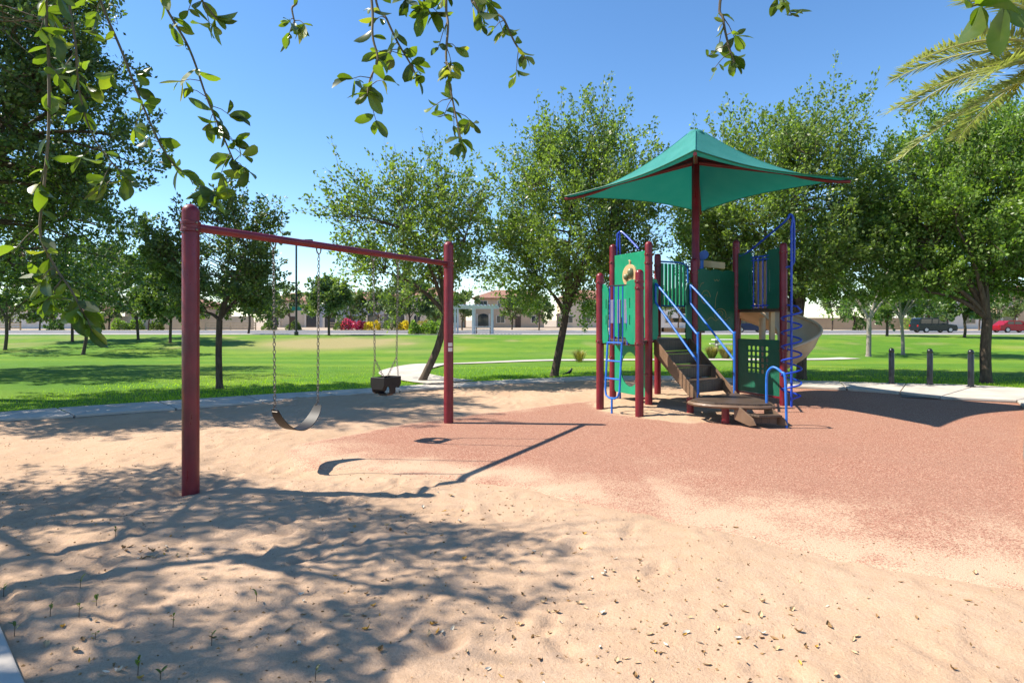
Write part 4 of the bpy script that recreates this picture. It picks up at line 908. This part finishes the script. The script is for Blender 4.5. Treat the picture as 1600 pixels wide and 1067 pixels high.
# ------------------------------------------------------------------ bollards
for px, py, lab in ((1393, 599, 'black steel bollard on the concrete edge closest to the slide'), (1453, 601, 'black steel bollard in the middle of the row of three'), (1517, 604, 'black steel bollard closest to the forked oak trunk')):
    p = gp(px, py, .03); r_ = .058
    b = empty('bollard', (p.x, p.y, .02), lab, 'bollard', 'bollards on the concrete edge')
    MB().lathe((p.x, p.y, 0), [(r_, -.1), (r_, .70), (r_*.9, .72), (r_*.9, .735), (r_*1.0, .745), (r_*.98, .775), (r_*.7, .81), (r_*.2, .825)], 16).build('shaft', M['blackpaint'], b)
    MB().lathe((p.x, p.y, 0), [(r_*1.5, .0), (r_*1.5, .035), (r_*1.05, .05)], 16).build('base_ring', M['blackpaint'], b)
# ------------------------------------------------------------------ far houses
def house(label, x0, x1, y, h, wall, storeys=2, depth=9, roofh=1.7, gable=False, arches=False, porch=False, seed=0):
    rr = random.Random(seed); w = x1-x0; xc = (x0+x1)/2; root = empty('house', (xc, y+depth/2, .03), label, 'house')
    MB().box((xc, y+depth/2, h/2-.1), (w, depth, h+.2)).build('wall', M[wall], root, smooth=False)
    e = .55; m = MB(); X0, X1, Y0, Y1 = x0-e, x1+e, y-e, y+depth+e
    if gable: rdg = [V(X0, (Y0+Y1)/2, h+roofh), V(X1, (Y0+Y1)/2, h+roofh)]
    else: k = min(w/2, depth/2)*.95; rdg = [V(X0+k, (Y0+Y1)/2, h+roofh), V(X1-k, (Y0+Y1)/2, h+roofh)]
    m.v = [V(X0, Y0, h), V(X1, Y0, h), V(X1, Y1, h), V(X0, Y1, h)]+rdg+[V(X0, Y0, h-.18), V(X1, Y0, h-.18), V(X1, Y1, h-.18), V(X0, Y1, h-.18)]
    m.f = [(0, 1, 5, 4), (2, 3, 4, 5), (1, 2, 5), (3, 0, 4), (6, 7, 1, 0), (7, 8, 2, 1), (8, 9, 3, 2), (9, 6, 0, 3), (9, 8, 7, 6)]
    m.build('roof', M['tile'], root, smooth=False)
    nw = max(2, int(w/3.2)); fh = h/storeys
    for s_ in range(storeys):
        for i in range(nw):
            cx_ = x0+w*(i+.5)/nw; z0 = s_*fh+.95; ww, wh = rr.choice((1.1, 1.4)), 1.25
            if s_ == 0 and i == nw//2:
                d_ = MB().box((cx_, y-.03, 1.08), (1.05, .10, 2.1)).build('door', M['bark'], root, smooth=False); MB().ball((cx_+.4, y-.1, 1.0), .04, 6, 4).build('handle', M['steel'], d_); continue
            if s_ == 0 and porch and i % 2 == 0:
                MB().prism([(-1.0, 0), (1.0, 0)]+[(1.0*math.cos(a), 2.0+.6*math.sin(a)) for a in np.linspace(0, math.pi, 9)], (cx_, y-.02, .03), (1, 0, 0), UP, .08).build('arch_recess', M['glass'], root, smooth=False)
                for sg in (-1, 1): MB().box((cx_+sg*1.15, y-.14, 1.3), (.3, .3, 2.6)).build('column', M['trim'], root, smooth=False)
                continue
            if arches: out = [(-ww/2, 0), (ww/2, 0)]+[(ww/2*math.cos(a), wh-.2+ww/2*math.sin(a)*.7) for a in np.linspace(0, math.pi, 8)]
            else: out = [(-ww/2, 0), (ww/2, 0), (ww/2, wh), (-ww/2, wh)]
            wn = MB().prism([(p[0]*1.22, p[1]*1.15-.10) for p in out], (cx_, y-.02, z0), (1, 0, 0), UP, .10).build('window', M['trim'], root, smooth=False)
            MB().prism(out, (cx_, y-.05, z0), (1, 0, 0), UP, .08).build('pane', M['glass'], wn, smooth=False)
            MB().box((cx_, y-.10, z0+wh/2), (.05, .03, wh)).build('mullion', M['trim'], wn, smooth=False)
    return root
house('cream two storey house with red tiled roof behind the lamp post', -48, -37, 116, 5.2, 'stucco_cream', seed=1, porch=True)
house('blue grey two storey house with red gabled roof behind the pink shrub', -36, -24, 112, 5.4, 'stucco_grey', seed=2, gable=True, porch=True, roofh=1.5)
house('cream two storey house with arched porch behind the leaning oak', -22, -9, 108, 5.9, 'stucco_cream', seed=3, porch=True, arches=True)
house('tan two storey house with tiled roof behind the white shelter', -7, 6, 112, 5.6, 'stucco_tan', seed=4, porch=True)
house('cream two storey house hidden behind the tall full oak', 9, 22, 112, 5.6, 'stucco_cream', seed=5)
house('white single storey house with small arched windows beside the parking court', -84, -70, 98, 3.2, 'stucco_white', 1, seed=6, arches=True)
house('tan house with low tiled roof behind the clipped green shrubs', -66, -52, 102, 3.8, 'stucco_tan', 1, seed=7)
house('white two storey house behind the dark parked suv', 62, 74, 94, 5.2, 'stucco_white', seed=8)
house('tan two storey house behind the red parked car', 77, 91, 95, 5.4, 'stucco_tan', seed=9, porch=True)
house('pale house behind the broad oak beside the driveway', 27, 41, 110, 5.4, 'stucco_white', seed=10)
def wall(x0, x1, y, h, mat, label):
    r_ = empty('garden_wall', ((x0+x1)/2, y, .03), label, 'wall'); MB().box(((x0+x1)/2, y, h/2-.05), (x1-x0, .2, h+.1)).build('wall_face', M[mat], r_, smooth=False); MB().box(((x0+x1)/2, y, h+.05), (x1-x0+.1, .3, .1)).build('coping', M['trim'], r_, smooth=False)
wall(-63, -38, 88, 1.9, 'stucco_cream', 'long cream garden wall behind the clipped shrubs'); wall(41, 60, 90, 1.7, 'stucco_tan', 'tan garden wall between the slide and the dark parked suv')
def railfence(x0, x1, y, label):
    r_ = empty('rail_fence', ((x0+x1)/2, y, .03), label, 'fence'); n = int((x1-x0)/2.4)
    for i in range(n+1): MB().box((x0+(x1-x0)*i/n, y, .55), (.14, .14, 1.2)).build('post', M['woodrail'], r_, smooth=False)
    for z in (.35, .70, 1.02): MB().box(((x0+x1)/2, y-.09, z), (x1-x0, .05, .15)).build('rail', M['woodrail'], r_, smooth=False)
railfence(-43, -36, 84, 'cream wooden rail fence behind the belt swing'); railfence(-26, -9, 85, 'cream wooden rail fence in front of the pink and yellow shrubs'); railfence(-75, -69, 84, 'cream wooden rail fence near the single storey white house')
def shrub(px, y, r, h, lm_, label, seed, n=900):
    x = (px-800)/F*y; rng = np.random.RandomState(seed); z0 = .03 if y > 60 else float(lawn_z(x, y)); root = empty('shrub', (x, y, z0), label, 'shrub')
    u = rng.normal(0, 1, (n, 3)); u /= np.linalg.norm(u, axis=1, keepdims=True); u[:, 2] = np.abs(u[:, 2])
    P = u*np.array([r, r, h])*rng.uniform(.55, 1, (n, 1))**.5*(1+.18*np.sin(u[:, :1]*5+seed)); P[:, 2] += .05
    v = leaves_np(P, u, .22, rng, .35); link('foliage', np_mesh('foliage', v, np.arange(len(v)).reshape(-1, 4), lm_), root)
    m = MB()
    for i in range(5): a = i*1.25; m.tube([V(x, y, z0-.1), V(x+.5*r*math.cos(a), y+.5*r*math.sin(a), z0+h*.6)], [.04, .015], 5)
    m.build('stem', LB, root)
for i, (px, y, r, h, k, lab) in enumerate([(186, 84, .95, 1.5, 'leaf_bright', 'clipped bright green shrub nearest the tan single storey house'), (213, 85, .85, 1.45, 'leaf_bright', 'clipped bright green shrub beside the long cream wall'), (245, 84, .8, 1.3, 'leaf', 'mid green shrub by the end of the long cream wall'), (88, 84, .9, 1.3, 'leaf_bright', 'yellow green shrub near the single storey white house'), (155, 84, .7, 1.2, 'leaf', 'small green shrub before the tan single storey house'), (300, 84, .9, 1.2, 'leaf_dark', 'dark shrub behind the maroon swing post'), (545, 84, 1.3, 1.5, 'pink', 'large pink flowering shrub by the rail fence'), (566, 85, .9, 1.2, 'pink', 'small pink flowering shrub by the rail fence'), (582, 83, 1.1, 1.2, 'yellow', 'wide yellow flowering shrub next to the pink ones'), (631, 83, .9, 1.2, 'yellow', 'yellow flowering shrub near the leaning oak'), (612, 83, 1.2, 2.0, 'leaf_dark', 'dark green shrub between the two yellow shrubs'), (534, 84, 1.1, 1.8, 'leaf_dark', 'dark green shrub left of the pink shrub'), (648, 59.5, .65, 1.15, 'leaf_bright', 'small bright green shrub at the lawn edge by the leaning oak'), (668, 59.7, .7, 1.0, 'leaf_bright', 'low bright green shrub at the lawn edge by the leaning oak'), (680, 59.5, .95, 1.35, 'leaf_bright', 'wider bright green shrub at the lawn edge by the shelter'), (665, 84, 1.2, 1.5, 'drygrass', 'brownish shrub in front of the cream arched house'), (460, 84, 1.0, 1.1, 'leaf_grey', 'grey green shrub under the lamp post'), (420, 84, 1.0, 1.1, 'leaf_grey', 'grey green shrub behind the belt swing chain'), (1345, 84, 1.1, 1.5, 'leaf_bright', 'bright green shrub beside the tan garden wall'), (1432, 88, 2.0, 2.3, 'leaf_bright', 'hedge-like bright green shrub behind the dark suv')]): shrub(px, y, r, h, M[k], lab, 60+i)
# lamp post and street sign
lp = gp(463, 524); LP = empty('lamp_post', lp, 'tall thin dark lamp post at the far lawn edge', 'lamp post')
MB().lathe(lp, [(.20, -.2), (.20, .35), (.10, .4), (.09, 8.9)], 12).build('pole', M['blackpaint'], LP)
MB().tube([lp+V(0, 0, 8.85), lp+V(.4, 0, 9.0), lp+V(1.0, 0, 9.0)], .05, 8).build('arm', M['blackpaint'], LP); MB().box(lp+V(1.2, 0, 8.98), (.7, .3, .14)).build('lamp_head', M['blackpaint'], LP, smooth=False, bevel=.03)
sg_ = V((469-800)/F*80.2, 79.0, .05); SG = empty('street_sign', sg_, 'small green street name sign on a slim post', 'sign'); MB().lathe(sg_, [(.05, -.1), (.05, 3.1)], 8).build('post', M['steel'], SG); MB().box(sg_+V(0, -.06, 2.9), (1.3, .04, .5)).build('sign_plate', M['sign_green'], SG, smooth=False)
# shelter with picnic tables
sh = gp(742, 522.5); SH = empty('shelter', sh, 'white post picnic shelter at the far lawn edge', 'shelter')
for dx in (-2.0, -.2, 1.7):
    for dy in (0, 3.0): MB().box(sh+V(dx, dy, 1.35), (.18, .18, 2.9)).build('post', M['white'], SH, smooth=False)
for dy in (0, 3.0): MB().box(sh+V(-.15, dy, 2.75), (5.0, .16, .26)).build('beam', M['white'], SH, smooth=False)
for i in range(13): MB().box(sh+V(-2.4+.375*i, 1.5, 2.94), (.10, 4.2, .16)).build('slat', M['white'], SH, smooth=False)
def ptable(p, label):
    t = empty('picnic_table', p, label, 'picnic table'); MB().box(p+V(0, 0, .74), (1.9, .75, .06)).build('table_top', M['stucco_white'], t, smooth=False)
    for sg in (-1, 1):
        MB().box(p+V(0, sg*.65, .44), (1.9, .28, .05)).build('seat', M['stucco_white'], t, smooth=False)
        MB().box(p+V(sg*.7, 0, .36), (.08, .5, .76)).build('leg', M['steel'], t, smooth=False); MB().box(p+V(sg*.7, 0, .40), (.08, 1.3, .06)).build('seat_brace', M['steel'], t, smooth=False)
ptable(sh+V(-3.0, 1.2, .02), 'pale picnic table on the open side of the shelter'); ptable(sh+V(.8, 1.2, .02), 'pale picnic table between the shelter posts')
ptable(gp(1136, 548)+V(0, 0, .01), 'pale picnic table on the lawn behind the stairs')
# ornamental grass clumps by the path
def clump(px, py, label, seed, n=900):
    p = gp(px, py); rng = np.random.RandomState(seed); a = rng.uniform(0, 6.28, n); L = rng.uniform(.5, .95, n); sp = rng.uniform(.1, .75, n)
    b = np.stack([.18*np.cos(a)*rng.rand(n), .18*np.sin(a)*rng.rand(n), np.zeros(n)-.03], -1); mdl = b+np.stack([np.cos(a)*sp*L*.45, np.sin(a)*sp*L*.45, L*.62], -1); tip = b+np.stack([np.cos(a)*sp*L, np.sin(a)*sp*L, L*(.95-.55*sp)], -1)
    w_ = np.stack([-np.sin(a), np.cos(a), np.zeros(n)], -1)*.012
    o = empty('ornamental_grass', p, label, 'ornamental grass'); link('blades', np_mesh('blades', np.stack([b, mdl+w_, tip, mdl-w_], 1).reshape(-1, 3), np.arange(4*n).reshape(-1, 4), M['drygrass']), o)
clump(1112, 560, 'straw coloured grass clump seen through the stair rails', 1); clump(1134, 561, 'straw coloured grass clump next to the slide tower post', 2); clump(905, 566, 'small straw coloured clump beside the path behind the tall full oak', 3, 300)
# ------------------------------------------------------------------ cars
def car(label, x, y, L, H, mat, suv, rz=0, name='car'):
    root = empty(name, (x, y, -.06), label, 'car'); w_ = 1.8; r_ = .34
    g = .22
    if suv: body = [(-L/2, .45), (-L/2+.05, .95), (-L/2+.02, 1.02), (L/2-1.25, 1.05), (L/2-.10, .92), (L/2, .60), (L/2, .38), (L/2-.1, g), (-L/2+.1, g)]; cab = [(-L/2+.04, 1.0), (-L/2+.22, H-.08), (-L/2+.5, H), (.55, H), (.85, H-.06), (1.35, 1.03)]
    else: body = [(-L/2, .5), (-L/2+.03, .88), (-L/2+.55, .95), (L/2-1.2, .92), (L/2-.15, .72), (L/2, .52), (L/2, .35), (L/2-.1, g), (-L/2+.1, g)]; cab = [(-L/2+.45, .93), (-L/2+1.15, H-.03), (-L/2+1.6, H), (.2, H), (.55, H-.05), (1.3, .92)]
    bd = MB().prism(body[::-1], (0, 0, 0), (1, 0, 0), UP, w_).build('body', mat, root, smooth=False, bevel=.07, local=True)
    MB().prism(cab[::-1], (0, 0, 0), (1, 0, 0), UP, w_-.24).build('cabin', mat, root, smooth=False, bevel=.08, local=True)
    zb = 1.08 if suv else .98; z1 = H-.12
    xs = [(-L/2+.35, -.75), (-.65, .05), (.13, .95)] if suv else [(-L/2+1.0, -.55), (-.47, .35)]
    for sg in (-1, 1):
        for a, b in xs:
            t = .18 if b > .3 else .0
            MB().prism([(a, zb), (b+t, zb), (b-t*.8, z1), (a+.08, z1)], (0, sg*(w_/2-.115), 0), (1, 0, 0), UP, .02).build('side_window', M['glass'], root, smooth=False, local=True)
        for xx in (-L*.30, L*.305):
            ty = MB(); ty.v = []; 
            prof = [(r_*.62, -.11), (r_*.95, -.11), (r_, -.07), (r_, .07), (r_*.95, .11), (r_*.62, .11)]
            ty.lathe((0, 0, 0), prof, 20); ty.v = [V(xx+p.x, sg*(w_/2-.08)+p.z, r_+.0+p.y) for p in ty.v]
            wo = ty.build('wheel', M['tyre'], root, local=True)
            rm = MB(); rm.lathe((0, 0, 0), [(r_*.62, -.115), (r_*.55, -.09), (r_*.55, .09), (r_*.62, .115)], 16); rm.v = [V(xx+p.x, sg*(w_/2-.08)+p.z, r_+p.y) for p in rm.v]; rm.build('rim', M['alloy'], wo, local=True)
        MB().box((L/2-.05, sg*.62, .68), (.14, .36, .16)).build('headlight', M['lamp_glass'], root, smooth=False, local=True, bevel=.02); MB().box((-L/2+.02, sg*.72, .82), (.08, .22, .22)).build('tail_light', M['lamp_red'], root, smooth=False, local=True, bevel=.02)
        MB().box((.75, sg*(w_/2+.08), 1.05), (.14, .18, .13)).build('mirror', mat, root, smooth=False, local=True, bevel=.02)
    root.rotation_euler.z = rz; return root
car('dark green suv parked at the far kerb behind the bollards', (1458-800)/F*72, 72, 4.7, 1.75, M['carblack'], True)
car('red sedan parked at the far kerb by the tan house', (1583-800)/F*72.5, 72.5, 4.6, 1.45, M['carred'], False)
car('dark blue suv parked on the street behind the slide tower', (1171-800)/F*74, 74, 4.5, 1.75, M['carblue'], True)
# ------------------------------------------------------------------ bird on the lawn edge
bp = gp(890, 587); BI = empty('bird', bp, 'small dark bird standing on the grass behind the ladder gate', 'bird')
m = MB().tube([bp+V(-.10, 0, .05), bp+V(-.05, 0, .075), bp+V(0, 0, .10), bp+V(.035, 0, .135), bp+V(.05, 0, .165), bp+V(.06, 0, .185), bp+V(.075, 0, .19)], [.010, .028, .042, .036, .022, .024, .008], 10)
m.build('body', M['bird'], BI); MB().tube([bp+V(-.06, 0, .075), bp+V(-.19, 0, .035)], [.018, .012], 6).build('tail', M['bird'], BI); MB().tube([bp+V(.075, 0, .188), bp+V(.105, 0, .18)], [.007, .001], 6).build('beak', M['beak'], BI)
for sg in (-1, 1): MB().tube([bp+V(0, sg*.015, .07), bp+V(.005, sg*.016, -.01)], .004, 5).build('leg', M['beak'], BI)
# ------------------------------------------------------------------ fallen leaves, seedlings
def litter_mesh(name, mat, seed, w):
    rr = random.Random(seed); m = MB(); n = 5; cu = rr.uniform(.1, .45)
    for i in range(n+1):
        t = i/n; h_ = w*math.sin(math.pi*(t*.94+.03))**.8
        m.v += [V(-h_, t-.5, cu*(2*t-1)**2+h_*.8), V(0, t-.5, cu*(2*t-1)**2*.8), V(h_, t-.5, cu*(2*t-1)**2+h_*rr.uniform(.2, 1.1))]
        if i: j = 3*i; m.f += [(j-3, j-2, j+1, j), (j-2, j-1, j+2, j+1)]
    return m.mesh(name, mat)
LM = {k: [litter_mesh('fallen_leaf', M[k], s_, w_) for s_, w_ in ((1, .22), (2, .3), (3, .17))] for k in ('dryleaf', 'dryleaf_b', 'dryleaf_y', 'dryleaf_w')}
LT = {'dryleaf': 'curled tan dry leaf lying on the sand', 'dryleaf_b': 'curled brown dry leaf lying on the sand', 'dryleaf_y': 'yellow orange fallen leaf lying on the sand', 'dryleaf_w': 'bleached pale fallen leaf lying on the sand'}
rf_ = random.Random(33); spots = []
for cx_, cy_, s_, n_ in ((225, 868, 26, 26), (620, 815, 70, 10), (1015, 690+200, 90, 14), (790, 815, 60, 14), (690, 800, 45, 12), (1090, 990, 110, 26), (760, 960, 90, 18), (1330, 960, 120, 16), (180, 1045, 30, 6), (120, 1000, 60, 10), (900, 1000, 200, 40), (700, 900, 250, 40), (450, 960, 200, 22), (1250, 1010, 150, 20)):
    for _ in range(n_): spots.append((rf_.gauss(cx_, s_), rf_.gauss(cy_, s_*.35)))
for px, py in spots:
    if py < 690 or py > 1064: continue
    p = gp(px, py, 0); k = rf_.choice(('dryleaf', 'dryleaf', 'dryleaf_b', 'dryleaf_b', 'dryleaf_y', 'dryleaf_w')); L = rf_.uniform(.018, .042)
    if not (SANDX[0] < p.x < SANDX[-1]) or sdf(INN, np.array([p.x]), np.array([p.y]))[0] < .05: continue
    o = bpy.data.objects.new('fallen_leaf', rf_.choice(LM[k])); COL.objects.link(o); o.location = (p.x, p.y, floor_z(p.x, p.y)+.002); o.scale = (L, L, L)
    o.rotation_euler = (rf_.gauss(0, .25), rf_.gauss(0, .25), rf_.uniform(0, 6.28)); tag(o, LT[k], 'leaf', 'fallen leaves: '+k.replace('dryleaf', 'dry').replace('_b', ' brown').replace('_y', ' yellow').replace('_w', ' bleached'))
for px, py in ((125, 925), (150, 950), (78, 970), (270, 975), (123, 970), (5, 930), (22, 992), (330, 1005), (215, 1050), (250, 1062), (180, 840), (400, 935), (148, 1000), (492, 1066)):
    p = gp(px, min(py, 1060), 0); z = sand_z(p.x, p.y); o = empty('seedling', (p.x, p.y, z), 'tiny green seedling sprouting from the shaded sand', 'seedling', 'seedlings in the shaded sand')
    h = rf_.uniform(.03, .06); MB().tube([V(p.x, p.y, z-.02), V(p.x+.004, p.y, z+h)], [.0022, .0015], 5).build('stem', M['twig'], o)
    for k in range(3):
        l_ = bpy.data.objects.new('leaf', rf_.choice(LS)); COL.objects.link(l_); l_.parent = o; l_.location = (.004, 0, h*(.6+.2*k)); l_.rotation_euler = (rf_.uniform(.5, 1.3), 0, rf_.uniform(0, 6.28)); q = rf_.uniform(.02, .034); l_.scale = (q, q, q)

# small bits of litter and grit strewn over the sand (nobody could count them)
rng = np.random.RandomState(77); n = 3400; dd = rng.uniform(2.2, 7.5, n)**1.0; xx = rng.uniform(-.9, .9, n)*dd; ok = inside(INN, xx, dd) & (sdf(RUB, xx, dd) < .3) & (vnoise(xx*1.3, dd*1.3, 55)+rng.rand(n)*.8 > .15)
xx, dd = xx[ok], dd[ok]; P = np.array([(x, y, floor_z(x, y)+.003) for x, y in zip(xx, dd)]); Dv = rng.normal(0, 1, P.shape)*np.array([1, 1, .15])
v = leaves_np(P, Dv, .016, rng, .32, .2); tag(link('leaf_litter', np_mesh('leaf_litter', v, np.arange(len(v)).reshape(-1, 4), M['dryleaf_b'])), 'tiny scraps of dry leaf strewn over the sand', 'leaf litter', kind='stuff')
